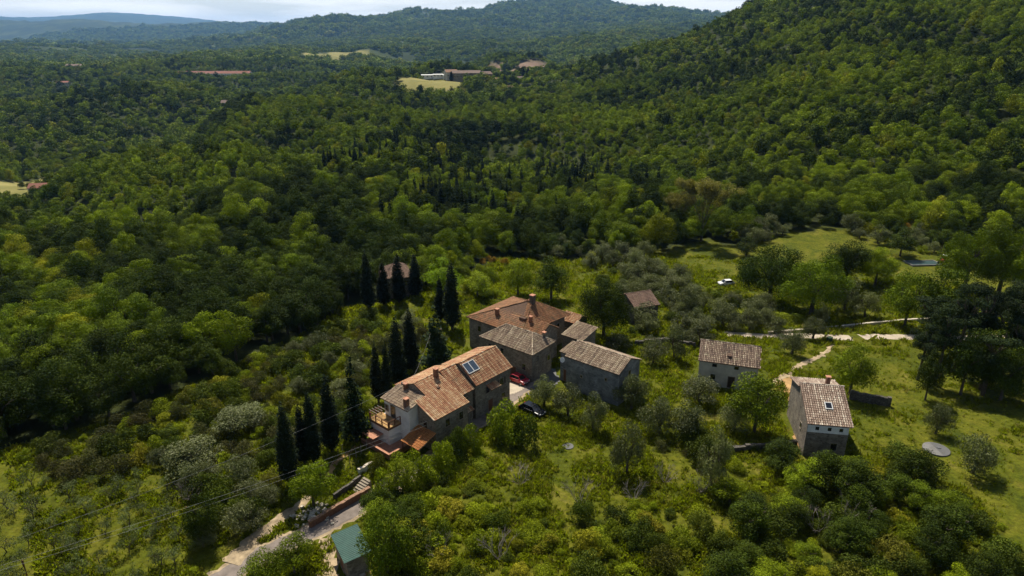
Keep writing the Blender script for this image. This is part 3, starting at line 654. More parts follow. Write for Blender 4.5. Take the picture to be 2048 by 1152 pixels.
# --- grey stone barn
h = House('stone_barn', 8.75, 102.02, -40, 'grey stone barn with ridged tan tile roof at the end of the road', 'barn', M['tile_old'], 31)
h.gable(0.15, 10.3, .3, 6.6, 6.05, 7.45, M['grey_stone'], oh=.35, verge=.18); h.pitch = .26; h.finish()
h.wall([(-2.3, 2.0), (0.14, 2.0), (0.14, 5.5), (-2.3, 5.5)], 5.3, M['grey_stone']); 
small_roof(h.o, (-2.5, 1.8, 5.31), (0.1, 1.8, 5.31), (0.1, 5.7, 5.9), (-2.5, 5.7, 5.9), M['tile_old'], 8, 'side_roof')
h.win(10.3, 3.4, 4.3, .6, 1.0, 'x+'); h.win(7.9, .3, 3.9, .35, .45, 'y-'); h.win(3.2, .3, 2.9, .3, .4, 'y-'); h.door(-1.0, 2.0, 1.1, 2.1, 'y-', 'wood')
MB().tube((-.3, -.25, 5.2), (-.3, -.32, 5.22), .45, n=16).build('satellite_dish', M['white_frame'], h.o)

# --- white hut
h = House('white_cottage', 31.18, 103.02, -18, 'small whitewashed cottage with a speckled brown tile roof and two attic openings', 'cottage', M['tile_old'], 41)
h.mat = M['tile_speck'] = tile_mat('speckled tiles', [(0, (0.06, 0.04, 0.03)), (0.4, (0.18, 0.12, 0.085)), (0.75, (0.33, 0.245, 0.17)), (1, (0.56, 0.47, 0.33))], (0.50, 0.46, 0.28), 0.5)
h.gable(0.2, 9.6, .35, 8.0, 4.65, 6.5, M['cream'], oh=.35, yr=4.2, verge=.2); h.finish()
for x in (2.7, 6.2): h.win(x, .35, 3.55, .75, .6, 'y-', frame='cream')
h.win(2.6, .35, 1.2, .8, 1.0, 'y-', frame='cream'); h.door(5.6, .35, 1.0, 2.0, 'y-')
MB().tube((4.9, 1.55, 5.1), (4.9, 1.5, 5.55), .38, n=12).build('roof_opening', M['deck'], h.o)

# --- near cottage on the right
h = House('stone_cottage', 40.52, 81.33, -10, 'tall stone cottage on the right meadow with a skylight in its pinkish tile roof', 'cottage', M['tile_old'], 51)
h.mat = tile_mat('chequered tiles', [(0, (0.13, 0.085, 0.06)), (0.4, (0.27, 0.19, 0.14)), (0.7, (0.40, 0.31, 0.235)), (1, (0.64, 0.56, 0.44))], (0.52, 0.46, 0.34), 0.2)
h.pitch = .30
ws = M['brown_stone']
h.wall([(0.15, .2), (5.5, .2), (5.75, 6.5), (0.15, 6.5)], [3.9, 3.9, 3.9, 3.9], ws)
h.wall([(0.152, .202), (5.498, .202), (5.748, 6.498), (0.152, 6.498)], [5.38, 5.38, 7.85, 7.85], M['plaster'], z0=3.901)
h.wall([(0.10, .198), (0.149, .198), (0.149, 6.6), (0.10, 6.6)], [5.38, 5.38, 7.85, 7.85], ws)
h.wall([(0.15, 6.51), (5.9, 6.51), (6.1, 11.6), (0.15, 11.6)], [7.35, 7.35, 6.2, 6.2], ws)
h.slope((-.05, -.2, 5.35), (5.75, -.2, 5.35), (6.0, 6.65, 8.05), (-.05, 6.65, 8.05))
h.slope((6.4, 11.9, 6.25), (-.1, 11.9, 6.25), (-.1, 6.7, 7.5), (6.15, 6.7, 7.5))
h.ridge((-.05, 6.6, 8.02), (6.0, 6.6, 8.02)); h.finish(); h.chimney(4.0, 7.6, 7.1, 8.7, .55, 'brick')
for x in (1.4, 3.0, 4.5): h.win(x, .2, 4.3, .5, .55, 'y-', frame='plaster')
h.win(3.9, .2, 1.3, .8, 1.1, 'y-'); h.win(.1, 3.3, 2.6, .6, .9, 'x-')
s5 = (8.05-5.35)/6.85; fr = MB(); fr.box(-.5, -.6, 0, .5, -.5, .12).box(-.5, .5, 0, .5, .6, .12).box(-.5, -.5, 0, -.4, .5, .12).box(.4, -.5, 0, .5, .5, .12)
sk = fr.build('skylight', M['white_frame'], h.o); sk.location = (3.2, 2.9, 5.35+s5*3.1+.12); sk.rotation_euler = (math.atan(s5), 0, 0)
MB().box(-.39, -.49, 0.01, .39, .49, .08).build('pane', M['glass'], sk)

# --- ruined roofs behind the trees
h = House('old_barn', 25.6, 131.5, 22, 'old barn with a brown tile roof half hidden among the trees behind the grey barn', 'barn', M['tile_brown'], 61)
h.gable(0, 5.6, 0, 7.5, 3.9, 5.6, M['dark_stone'], oh=.3); h.finish(); h.win(2.5, 0, 2.0, .7, .9, 'y-')
h = House('cypress_farmhouse', -30.2, 149.0, 12, 'dark farmhouse with a faded red hipped roof behind the group of four cypresses', 'house', M['tile_brown'], 62)
h.wall([(0, 0), (7.4, 0), (7.4, 8), (0, 8)], 5.2, M['brown_stone'])
a, b_, c_, d_ = (-.4, -.4, 5.2), (7.8, -.4, 5.2), (7.8, 8.4, 5.2), (-.4, 8.4, 5.2); r0, r1 = (2.9, 3.8, 7.4), (4.6, 4.2, 7.4)
h.slope(a, b_, r1, r0); h.slope(b_, c_, r1, r1); h.slope(c_, d_, r0, r1); h.slope(d_, a, r0, r0); h.finish()
h.win(1.5, 0, 3.2, .8, 1.1, 'y-'); h.door(3.0, 0, 1.2, 2.1, 'y-'); h.win(5.6, 0, 3.2, .8, 1.1, 'y-')

# --- green tin shed
a = Vector((-17.88, 58.22)); g = House('tin_shed', -17.88, 58.22, -60, 'small shed with a corrugated green metal roof at the bottom edge beside the road', 'shed', M['green_metal'], 71)
h = g
h.wall([(-4.6, .25), (-.15, .25), (-.15, 2.6), (-4.6, 2.6)], [2.75, 2.75, 2.95, 2.95], M['brown_stone'])
mb = MB(); nseg = 76; xs = np.linspace(-4.95, .15, nseg)
for k in range(nseg-1):
    z0_, z1_ = 0.035*math.sin(k*1.571), 0.035*math.sin((k+1)*1.571)
    mb.quad([(xs[k], -.1, 2.85+z0_), (xs[k+1], -.1, 2.85+z1_), (xs[k+1], 3.0, 3.15+z1_), (xs[k], 3.0, 3.15+z0_)], 0.5)
mb.build('roof', M['green_metal'], h.o); h.door(-2.2, .25, 1.3, 1.9, 'y-', 'wood'); bpy.data.objects.get('tin_shed')

# --- far hamlet and far farms
def far_house(u, v, L_, W_, ze, zr, deg, tile, wall, label, cat='house', group=None, n_win=3, name='distant_house'):
    p = ground_at(u, v); k = House(name, p.x, p.y, deg, label, cat, tile, int(u)); k.tiled = False
    k.gable(-L_/2, L_/2, -W_/2, W_/2, ze, zr, wall, oh=.5, wall_z0=-4); k.finish()
    for i in range(n_win): k.win(-L_/2+(i+.5)*L_/n_win, -W_/2, ze*.45, 1.2, 1.5, 'y-')
    return k
FT, FB = M['tile_orange'], M['tile_brown']
far_house(922, 160, 22, 13, 9, 12, 6, FB, M['brown_stone'], 'big stone manor block with brown roofs in the middle of the hilltop hamlet', n_win=5)
far_house(950, 158, 16, 12, 8, 11, -14, FB, M['brown_stone'], 'lower brown roofed house joined to the right of the hilltop manor', n_win=4)
far_house(902, 158, 16, 12, 9, 12, 20, FT, M['cream'], 'paler house at the left end of the hilltop hamlet beside a dark cypress', n_win=3)
far_house(972, 160, 13, 12, 8, 11, 30, FB, M['brown_stone'], 'dark stone house at the right end of the hilltop hamlet', n_win=3)
far_house(1000, 166, 12, 8, 5, 7, -10, FT, M['cream'], 'low house among trees just below the hilltop hamlet', n_win=2)
far_house(1040, 164, 9, 7, 5, 7, 10, FB, M['plaster'], 'tiny white house near the three dark cypresses right of the hamlet', n_win=2)
far_house(1028, 182, 14, 8, 4.5, 6.5, -8, FT, M['plaster'], 'low white farmhouse with a reddish roof below and right of the hamlet', n_win=4)
far_house(855, 156, 16, 9, 4, 4.6, 8, M['white_frame'], M['plaster'], 'leftmost of the white roofed sheds at the top of the yellow field', 'shed', None, 3, 'distant_shed')
far_house(876, 155, 13, 9, 4, 4.6, 8, M['white_frame'], M['plaster'], 'middle one of the white roofed sheds at the top of the yellow field', 'shed', None, 3, 'distant_shed')
far_house(893, 156, 9, 8, 4, 4.6, 8, M['white_frame'], M['plaster'], 'rightmost of the white roofed sheds at the top of the yellow field', 'shed', None, 2, 'distant_shed')
TF = flat('pink roof', (0.26, 0.11, 0.075), 0.9, var=0.2, scale=.1)
far_house(395, 153, 70, 16, 6, 10, 1, TF, M['plaster'], 'left one of the two long pink roofed farm buildings in the valley', 'farm building', None, 10, 'long_building')
far_house(466, 153, 68, 16, 6, 10, 1, TF, M['plaster'], 'right one of the two long pink roofed farm buildings in the valley', 'farm building', None, 10, 'long_building')
far_house(355, 154, 12, 10, 5, 6, 1, M['white_frame'], M['plaster'], 'small white shed at the left end of the long pink roofed buildings', 'shed', None, 2, 'distant_shed')
far_house(82, 388, 8, 6, 4, 5.6, 12, TF, M['plaster'], 'white farmhouse at the edge of the pale fields on the far left', n_win=3)
far_house(92, 380, 7, 5, 3, 3.6, 12, M['white_frame'], M['plaster'], 'white roofed shed behind the far left farmhouse', 'shed', None, 2, 'distant_shed')
far_house(152, 140, 34, 16, 9, 12, 4, FB, M['cream'], 'large pale villa in the wooded valley on the far left', n_win=6)
far_house(128, 172, 18, 10, 6, 8, 10, TF, M['cream'], 'lower villa on the terraced slope below the far left villa', n_win=4)
far_house(455, 213, 12, 9, 5, 7.5, 5, FB, M['cream'], 'lone cottage showing among the woods below the pink roofed buildings', n_win=3)
#PLANTS
# ------------------------------------------------------------------ plants
def leaves(blobs, n, size, seed, rnd=0.28, aspect=0.7, flat=0.0, inner=0.25):
    """n leaf cards spread over the surfaces of ellipsoid clumps (x, y, z, r, rz)"""
    rs = np.random.RandomState(seed); B = np.array(blobs, float)
    ar = B[:, 3]**2; pick = rs.choice(len(B), n, p=ar/ar.sum()); b = B[pick]
    d = rs.normal(size=(n, 3)); d[:, 2] += 0.25; d /= np.linalg.norm(d, axis=1)[:, None]
    rad = np.where(rs.rand(n) < inner, rs.uniform(.4, .9, n), rs.normal(1.0, .08, n))
    c_ = b[:, :3]+d*rad[:, None]*np.stack([b[:, 3], b[:, 3], b[:, 4]], 1)
    nn = d*(1-rnd)+rs.normal(size=(n, 3))*rnd; nn[:, 2] += flat; nn /= np.linalg.norm(nn, axis=1)[:, None]
    tt = np.cross(nn, rs.normal(size=(n, 3))); tt /= np.linalg.norm(tt, axis=1)[:, None]; bb = np.cross(nn, tt)
    s = (size*rs.uniform(.6, 1.35, n))[:, None]*.5; k = rs.uniform(.5, 1.0, (n, 4, 1))
    P = np.stack([c_-tt*s*k[:, 0], c_-bb*s*aspect*k[:, 1]+nn*s*.15, c_+tt*s*k[:, 2], c_+bb*s*aspect*k[:, 3]-nn*s*.15], 1)
    bv = rs.rand(len(B))
    return P.reshape(-1, 3), np.arange(n*4).reshape(-1, 4), np.clip(bv[pick]*.5+rs.rand(n)*.5, 0, 1)
def leaf_mesh(name, mat, *a, **k):
    V_, F_, tv = leaves(*a, **k); return mesh_np(name, V_, F_, mat, {'tv': tv})
def dome(rs, w_, z0, z1, n, r, low=0.0):
    """clumps forming an uneven crown w_ wide between z0 and z1"""
    out_ = []
    for k in range(n):
        ph = rs.uniform(0, TAU); q = math.sqrt(rs.random()); e = rs.uniform(low, 1)
        hz = math.sqrt(max(0, 1-q*q*.85)); z = z0+(z1-z0)*(.28+.72*hz*e)-r*.5
        rr = r*rs.uniform(.65, 1.25); out_.append((math.cos(ph)*q*(w_/2-r*.8), math.sin(ph)*q*(w_/2-r*.8), z, rr, rr*rs.uniform(.7, .95)))
    return out_
def branch(mb, p, d, ln, r, depth, rs, spread=.6, droop=0.0, n=5):
    p = Vector(p); d = Vector(d).normalized(); seg = 2
    for s_ in range(seg):
        q = p+d*(ln/seg); mb.tube(p, q, r*(1-.3*s_/seg), r*(1-.3*(s_+1)/seg), n); p = q
        d = (d+Vector((rs.uniform(-.2, .2), rs.uniform(-.2, .2), rs.uniform(-.05, .15)-droop))).normalized()
    if depth > 0:
        for k in range(rs.choice((2, 3, 3))):
            dd = (d+Vector((rs.uniform(-1, 1), rs.uniform(-1, 1), rs.uniform(-.3, .6)))*spread).normalized()
            branch(mb, p, dd, ln*rs.uniform(.55, .8), r*.6, depth-1, rs, spread, droop, max(3, n-1))
def trunk_mesh(name, h_, r, seed, depth=2, lean=.1, split=.35, mat='bark'):
    rs = random.Random(seed); mb = MB()
    mb.tube((0, 0, -.5), (lean*rs.uniform(-1, 1), lean*rs.uniform(-1, 1), h_*split), r*1.25, r*.8, 7)
    top = Vector(mb.v[-1]); top = Vector((sum(v[0] for v in mb.v[-7:])/7, sum(v[1] for v in mb.v[-7:])/7, h_*split-.05))
    for k in range(4):
        an = TAU*k/4+rs.uniform(-.4, .4); branch(mb, top, (math.cos(an)*.6, math.sin(an)*.6, 1), h_*(1-split)*.45, r*.5, depth-1, rs)
    return mb.mesh(name, M[mat])
# prototype meshes (crown, trunk); nominal sizes: width w0, height h0
PR = {}
def proto(kind, w0, h0, crowns, trunks): PR[kind] = (w0, h0, crowns, trunks)
def rr_(s): return random.Random(s)
proto('oak', 8, 10, [leaf_mesh('crown', M['oak'], dome(rr_(i), 8, 1.2, 10, 34, 1.25), 9000, .32, i) for i in range(6)], [trunk_mesh('trunk', 9, .22, i) for i in range(3)])
proto('dark_oak', 8, 10, [leaf_mesh('crown', M['dark_oak'], dome(rr_(i+40), 8, 1.0, 10, 34, 1.3), 9000, .33, i+40) for i in range(4)], [trunk_mesh('trunk', 9, .25, i+9) for i in range(2)])
proto('big_oak', 14, 12, [leaf_mesh('crown', M['oak'], dome(rr_(i+20), 14, 1.5, 12, 70, 1.6), 24000, .34, i+20) for i in range(2)], [trunk_mesh('trunk', 11, .4, i) for i in range(2)])
proto('big_dark_oak', 14, 12, [leaf_mesh('crown', M['dark_oak'], dome(rr_(i+60), 14, 1.5, 12, 70, 1.6), 24000, .34, i+60) for i in range(2)], [trunk_mesh('trunk', 11, .4, i+5) for i in range(2)])
proto('mid', 7, 8.5, [leaf_mesh('crown', M['oak'], dome(rr_(i+80), 7, 1.0, 8.5, 19, 1.35), 1700, .6, i+80, rnd=.24) for i in range(6)], [])
proto('mid_dark', 7, 8.5, [leaf_mesh('crown', M['dark_oak'], dome(rr_(i+90), 7, .8, 9, 16, 1.4), 1000, .8, i+90, rnd=.28) for i in range(3)], [])
proto('far', 8, 8, [leaf_mesh('crown', M['far_oak'], dome(rr_(i+120), 8, 1, 8, 12, 1.8), 420, 1.25, i+120, rnd=.22) for i in range(5)], [])
proto('lump', 20, 10, [leaf_mesh('crown', M['far_oak'], dome(rr_(i+150), 20, 0, 10, 15, 3.6), 340, 3.2, i+150, rnd=.22) for i in range(4)], [])
def olive_blobs(s, w_=5, h_=4.5, n=26, r=.78):
    rs = rr_(s); return dome(rs, w_, .5, h_, n, r, .0)
proto('olive', 5, 4.5, [leaf_mesh('crown', M['olive'], olive_blobs(i+200), 7000, .22, i+200, aspect=.5, rnd=.45) for i in range(5)], [trunk_mesh('trunk', 3.8, .2, i+200, split=.25, lean=.3) for i in range(3)])
proto('young_olive', 2.4, 2.8, [leaf_mesh('crown', M['young_olive'], dome(rr_(i+230), 2.4, .6, 2.8, 9, .42, .0), 520, .2, i+230, aspect=.45, rnd=.7, inner=.5) for i in range(5)], [trunk_mesh('trunk', 2.4, .06, i+230, split=.3, lean=.2, mat='bark') for i in range(3)])
def shrub_blobs(s, w_=3.4, h_=2.4, n=13, r=.62):
    rs = rr_(s); return [(x, y, max(.2, z), q, qz) for x, y, z, q, qz in dome(rs, w_, -.3, h_, n, r, .1)]
for nm in ('shrub', 'dark_shrub', 'heath', 'yellow'):
    sp_ = 300+len(PR)*20
    proto(nm, 3.4, 2.4, [leaf_mesh('foliage', M[nm], shrub_blobs(i+sp_), 3600, .20 if nm != 'heath' else .2, i+sp_, rnd=.42, aspect=.6 if nm != 'heath' else .35) for i in range(4)], [])
def spire_blobs(s, w_, h_, n=16, power=1.0, base=.06):
    rs = rr_(s); o = []
    for k in range(n):
        t_ = base+(1-base)*(k+.3)/n; r = w_/2*(1-t_)**power*(.85+.3*rs.random())
        for q in range(3):
            an = rs.uniform(0, TAU); o.append((math.cos(an)*r*.45, math.sin(an)*r*.45, h_*t_, max(.1, r*.62), h_/n*.75))
    return o
def cyp_blobs(s, w_=1.9, h_=12, n=22):
    rs = rr_(s); o = []
    for k in range(n):
        t_ = (k+.5)/n; r = w_/2*min(1, (t_*7+.25))*(1-max(0, t_-.35)/.65)**.55 if t_ < 1 else .05
        for q in range(2):
            an = rs.uniform(0, TAU); o.append((math.cos(an)*r*.22, math.sin(an)*r*.22, .7+(h_-.9)*t_, max(.09, r*.85), h_/n*.95))
    return o
proto('cypress', 1.9, 12, [leaf_mesh('crown', M['cypress'], cyp_blobs(i+500), 9000, .24, i+500, rnd=.35, inner=.2) for i in range(4)], [trunk_mesh('trunk', 3, .14, 500, depth=1, split=.6)])
proto('conifer', 4, 12, [leaf_mesh('crown', M['conifer'], spire_blobs(i+520, 4, 12), 2600, .5, i+520, rnd=.5, flat=.3) for i in range(3)], [trunk_mesh('trunk', 3, .2, 520, depth=1, split=.6)])
def pine_blobs(s):
    rs = rr_(s); o = []
    for k in range(20):
        an = rs.uniform(0, TAU); q = math.sqrt(rs.random())*3.2; o.append((math.cos(an)*q, math.sin(an)*q, rs.uniform(6.0, 11)-q*.35, rs.uniform(.9, 1.4), rs.uniform(.35, .55)))
    return o
proto('pine', 8, 11.5, [leaf_mesh('crown', M['pine'], pine_blobs(i+540), 9000, .32, i+540, flat=.5, aspect=.5) for i in range(3)], [trunk_mesh('trunk', 10.5, .28, i+540, split=.6, lean=.6, depth=2) for i in range(3)])
def tall_tan(seed):
    rs = rr_(seed); mb = MB(); top = Vector((0, 0, 3.2)); mb.tube((0, 0, -.5), top, .22, .16, 7)
    for k in range(6):
        an = TAU*k/6+rs.uniform(-.3, .3); branch(mb, top+Vector((0, 0, k*.25-.8)), (math.cos(an)*.42, math.sin(an)*.42, 1), 3.4, .07, 4, rs, .38)
    return mb.mesh('trunk', M['bark'])
tan_tr = [tall_tan(600), tall_tan(601)]
def tips(me_, n, seed, mat, size=.5):
    co = np.empty(len(me_.vertices)*3); me_.vertices.foreach_get('co', co); co = co.reshape(-1, 3); co = co[co[:, 2] > 4.5]
    rs = np.random.RandomState(seed); c_ = co[rs.randint(len(co), size=150)]
    return leaf_mesh('crown', mat, [(x, y, z, .8, .7) for x, y, z in c_], n, size, seed, rnd=.7, inner=.5)
proto('tan', 9, 12, [tips(tan_tr[i], 16000, 600+i, M['tan'], .26) for i in range(2)], tan_tr)
def dead_bush(seed):
    rs = rr_(seed); mb = MB()
    for k in range(7):
        an = rs.uniform(0, TAU); branch(mb, (0, 0, -.1), (math.cos(an)*.8, math.sin(an)*.8, 1), 1.0, .035, 3, rs, .7, n=4)
    return mb.mesh('branches', M['dead'])
DEAD = [dead_bush(650+i) for i in range(3)]

CNT = {}
def plant(kind, name, x, y, w_, h_, label=None, cat='tree', group=None, seed=None, parts=True, mat=None, z=None):
    if kind in ('oak', 'dark_oak') and w_ > 10.5: kind = 'big_'+kind
    w0, h0, cr_, trk = PR[kind]; sd_ = seed if seed is not None else R.randrange(9999)
    z = ground_z(x, y) if z is None else z; rz = (sd_*1.7) % TAU; jx_ = 1+.16*math.sin(sd_*3.1) if kind not in ('cypress', 'conifer', 'pine', 'tan') else 1; sc_ = (w_/w0*jx_, w_/w0*(2-jx_), h_/h0)
    if parts and trk:
        e = empty(name, (x, y, z-.05), rz); e.scale = sc_
        c_ = link(bpy.data.objects.new('crown', cr_[sd_ % len(cr_)]), e); link(bpy.data.objects.new('trunk', trk[sd_ % len(trk)]), e)
    else:
        e = link(bpy.data.objects.new(name, cr_[sd_ % len(cr_)])); e.location = (x, y, z-.05); e.rotation_euler = (0, 0, rz); e.scale = sc_
    tag(e, label, cat, group); return e
def plant_px(kind, name, u, vb, vt, wpx, label, cat='tree', group=None, seed=None, parts=True):
    """stands where the ground is seen at (u, vb); as tall as its top row asks for"""
    p = ground_at(u, vb); _, _, zc = to_px(*p)
    yv = (576-vt)/FPX; dz = ((yv*CP-SP)*p.y)/(CP+yv*SP)         # height of the top against the camera
    hh = max(.6, CAMH+dz-p.z); return plant(kind, name, p.x, p.y, wpx/FPX*zc, hh, label, cat, group, seed, parts)

KEEP = []   # footprints where nothing grows
for nm in [o for o in scene.objects if o.type == 'EMPTY' and o.parent is None]:
    bpy.context.view_layer.update()
    xs_, ys_ = [], []
    for c_ in nm.children:
        for q in c_.bound_box:
            p = c_.matrix_world @ Vector(q); xs_.append(p.x); ys_.append(p.y)
    ins = nm.matrix_world.inverted(); lx, ly = [], []
    for c_ in nm.children:
        for q in c_.bound_box: p = c_.matrix_local @ Vector(q); lx.append(p.x); ly.append(p.y)
    if lx: KEEP.append((ins, min(lx)-1.0, max(lx)+1.0, min(ly)-1.0, max(ly)+1.0, sum(xs_)/len(xs_), sum(ys_)/len(ys_)))
def seg_d(x, y, a_, b_):
    ab = b_-a_; t_ = max(0, min(1, ((x-a_.x)*ab.x+(y-a_.y)*ab.y)/ab.length_squared)); return math.hypot(x-a_.x-ab.x*t_, y-a_.y-ab.y*t_)
PATHS = [(ROADP, 2.3)]
for ps, wd in (([(470,1112),(520,1068),(565,1035),(600,1010),(628,980)], 1.3), ([(628,980),(655,955),(672,925),(715,893)], .6), ([(1450,668),(1540,673),(1600,671),(1660,674),(1702,676),(1760,673),(1900,676),(2048,672)], 1.6),
               ([(1548,768),(1575,748),(1605,728),(1640,712),(1665,690)], .8), ([(1575,760),(1592,790),(1596,822)], 1.6), ([(1593,856),(1600,900)], 1.2), ([(1040,765),(1085,752),(1110,745)], 3.0)):
    PATHS.append(([Vector(ground_at(*c)[:2]) for c in ps], wd))
def free(x, y, pad=0.0):
    for ins, x0, x1, y0, y1, cx, cy_ in KEEP:
        if abs(x-cx) < 60 and abs(y-cy_) < 60:
            p = ins @ Vector((x, y, 0))
            if x0-pad < p.x < x1+pad and y0-pad < p.y < y1+pad: return False
    if y < 140:
        for P_, wd in PATHS:
            for a_, b_ in zip(P_, P_[1:]):
                if seg_d(x, y, a_, b_) < wd+pad: return False
    return True
def scatter(poly, sp, seed, jit=.42):
    rs = random.Random(seed); P_ = px_poly(poly); xs_ = [p[0] for p in P_]; ys_ = [p[1] for p in P_]; out_ = []; y = min(ys_); row = 0
    while y < max(ys_):
        x = min(xs_)+(sp/2 if row % 2 else 0)
        while x < max(xs_):
            qx, qy = x+rs.uniform(-jit, jit)*sp, y+rs.uniform(-jit, jit)*sp
            if inside(qx, qy, P_): out_.append((qx, qy))
            x += sp
        y += sp*.87; row += 1
    return out_

# cypresses, each by where it stands
CYP = [(583,972,808,40,'front left of the tall cypresses, standing alone where the dirt path starts'),(610,930,813,30,'slimmer cypress squeezed just left behind the tall one of the front pair'),
 (630,930,785,34,'tallest of the front cypress pair above the leafy walnut tree'),(665,905,752,38,'cypress standing alone between the front pair and the terrace'),
 (757,805,692,26,'short left cypress of the dense row left of the terracotta roofs'),(776,800,688,22,'thin short cypress second from left in the row by the terracotta roofs'),
 (798,780,636,36,'broad tall cypress third in the row by the terracotta roofs'),(823,750,620,34,'tallest right hand cypress of the row by the terracotta roofs'),
 (738,622,505,28,'leftmost cypress of the avenue in front of the dark farmhouse'),(769,614,525,26,'second cypress of the avenue, left of the strip of sunlit lawn'),
 (799,607,510,28,'third cypress of the avenue, hiding the middle of the dark farmhouse'),(832,595,512,28,'fourth cypress of the avenue at the right corner of the dark farmhouse'),
 (881,645,558,22,'small cypress leaning close to its tall neighbour left of the orange roof'),(905,660,527,34,'tall dark cypress nearest the orange roof at its left')]
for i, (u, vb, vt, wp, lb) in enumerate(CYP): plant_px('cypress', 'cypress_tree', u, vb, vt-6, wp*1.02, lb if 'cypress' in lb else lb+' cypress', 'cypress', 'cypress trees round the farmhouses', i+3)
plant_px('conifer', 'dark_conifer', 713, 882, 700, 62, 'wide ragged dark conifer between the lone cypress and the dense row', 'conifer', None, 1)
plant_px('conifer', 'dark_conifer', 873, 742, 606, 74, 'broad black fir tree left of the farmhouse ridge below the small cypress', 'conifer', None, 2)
plant_px('dark_shrub', 'clipped_bush', 758, 955, 902, 50, 'dark clipped barrel shaped bush beside the steps below the terrace', 'bush', None, 1)

LONE = [ # kind, u, base, top, width, label, category
 ('olive',1087,812,750,62,'roundest olive next to the bend of the road right of the paved yard'),('olive',1137,830,768,66,'second olive of the roadside row in front of the grey barn'),
 ('olive',1188,862,788,62,'third olive of the roadside row, tall and shaggy'),('olive',1263,818,742,68,'olive against the right corner of the grey barn'),
 ('olive',1316,866,795,76,'olive in the middle of the row right of the barn'),('olive',1368,872,802,84,'widest olive of the row right of the barn'),
 ('olive',1254,945,842,76,'tall pale olive with a dead side at the edge of the open grass'),('olive',1424,975,858,86,'silvery olive standing alone in front of the shaded stone bank'),
 ('olive',1400,805,748,86,'olive in front of the left end of the white cottage'),('olive',1468,860,800,70,'grey olive pressed against the big green tree before the white cottage'),
 ('olive',1581,708,655,56,'silver olive standing on the slope below the white track'),('olive',1625,676,634,48,'dark compact olive on the near rim of the white track'),
 ('olive',1550,668,634,46,'small dull olive left of the silver one on the track'),('olive',1731,634,578,62,'spreading olive casting a round shadow on the lawn above the low wall'),
 ('olive',1688,622,556,80,'big olive at the foot of the dark tree group above the lawn'),('olive',1640,652,604,38,'little pale olive left of the lawn below the dark trees'),
 ('olive',1305,724,672,62,'olive behind the barn, left one of two on the terraces'),('olive',1348,720,652,56,'olive behind the barn, right one of two on the terraces'),
 ('olive',1237,700,664,52,'low olive directly behind the ridge of the grey barn'),('olive',1372,625,572,58,'very pale olive in the grove right of the brown barn'),
 ('olive',1870,868,806,58,'small round olive alone in the lower right meadow'),('olive',1942,945,868,84,'pale feathery olive at the right of the grey stone disc'),
 ('olive',1400,690,640,60,'dim olive behind the roof of the white cottage'),('olive',1500,660,610,52,'dim olive at the right end of the vine pergola'),
 ('oak',1508,866,742,120,'big green leafy tree between the white cottage and the tall stone cottage'),('oak',1698,790,688,84,'round green tree on the meadow behind the stone cottage'),
 ('dark_oak',1207,675,552,112,'large dark round tree between the orange roofs and the barn ridge'),('dark_oak',1102,600,514,80,'dark full tree behind the chimney of the orange roofed house'),
 ('oak',1036,592,512,72,'airy tree with visible trunk behind the orange roofed house'),('oak',955,594,545,72,'low spreading tree left of the orange roof, casting a dark shadow'),
 ('bright',886,600,512,82,'lime green sunlit tree among the cypresses'),('dark_oak',1538,602,490,130,'huge dark spreading tree left of the tree group at the mown field'),
 ('oak',1622,628,510,130,'bulky green tree in the middle of the group below the mown field'),('dark_oak',1690,572,480,110,'dark tree behind the bulky green one at the mown field'),
 ('oak',1750,570,492,90,'green tree closing the group at the right, near the pool'),('dark_oak',1800,512,455,66,'dark tree standing at the wood edge above the pool'),
 ('dark_oak',1492,512,472,50,'small round tree alone in the mown field'),('oak',1808,655,545,88,'olive green tree left of the pines, nearer the low wall'),('oak',1868,660,528,95,'taller olive green tree touching the left side of the pines'),
 ('oak',1925,588,452,105,'bright green crown above the pines, between the pool and the right border'),('oak',1995,592,446,120,'broadest bright green crown above the pines near the right border'),('oak',2046,600,470,120,'green tree cut by the right border above the pines'),
 ('oak',628,1015,925,92,'leafy walnut tree spilling over the stone heap beside the path'),('oak',590,1150,1076,88,'bright green bushy tree on the road edge at the bottom'),
 ('oak',528,1172,1105,90,'low bright tree at the bottom border left of the tin shed'),('shrub',772,1016,945,72,'bright bush overhanging the road just above the brick wall'),('oak',806,1000,908,80,'leafy tree hiding the road below the terrace'),
 ('shrub',842,968,896,74,'bright shrub on the road bank below the lean-to roof'),('shrub',878,942,872,66,'shrub on the road bank in front of the farmhouse corner'),('dark_shrub',912,918,850,56,'darker shrub hiding the road by the farmhouse front'),
 ('shrub',940,905,842,54,'shrub closing the road bank before the road shows again'),
 ('oak',775,1160,1015,110,'leafy tree leaning over the right half of the tin shed roof'),('dark_oak',415,1085,985,72,'dark slim tree in the corner between young olives and the dirt path'),
 ('olive',490,1060,1000,84,'grey olive in the grass above the dirt path'),('dark_oak',1640,968,898,84,'dark tree covering the foot of the stone cottage'),
 ('olive',395,935,876,120,'broad grey olive in the scrub above the young grove'),('olive',480,860,812,110,'grey olive deep in the scrub left of the front cypresses'),
 ('shrub',1010,880,808,84,'leafy shrub with pale blossoms between the road and the black car'),('dark_shrub',1050,890,815,60,'tall dark shrub beside the blossoming one by the black car'),
 ('shrub',285,925,890,60,'vivid green bush at the upper edge of the young olive grove'),('shrub',320,905,868,50,'second vivid bush just right of the other at the grove edge'),
 ('dark_shrub',985,760,735,20,'tiny bush in the yard'),]
NAMES = {'olive': ('olive_tree', 'olive tree'), 'oak': ('broadleaf_tree', 'tree'), 'dark_oak': ('broadleaf_tree', 'tree'), 'bright': ('broadleaf_tree', 'tree'), 'shrub': ('shrub', 'shrub'), 'dark_shrub': ('shrub', 'shrub')}
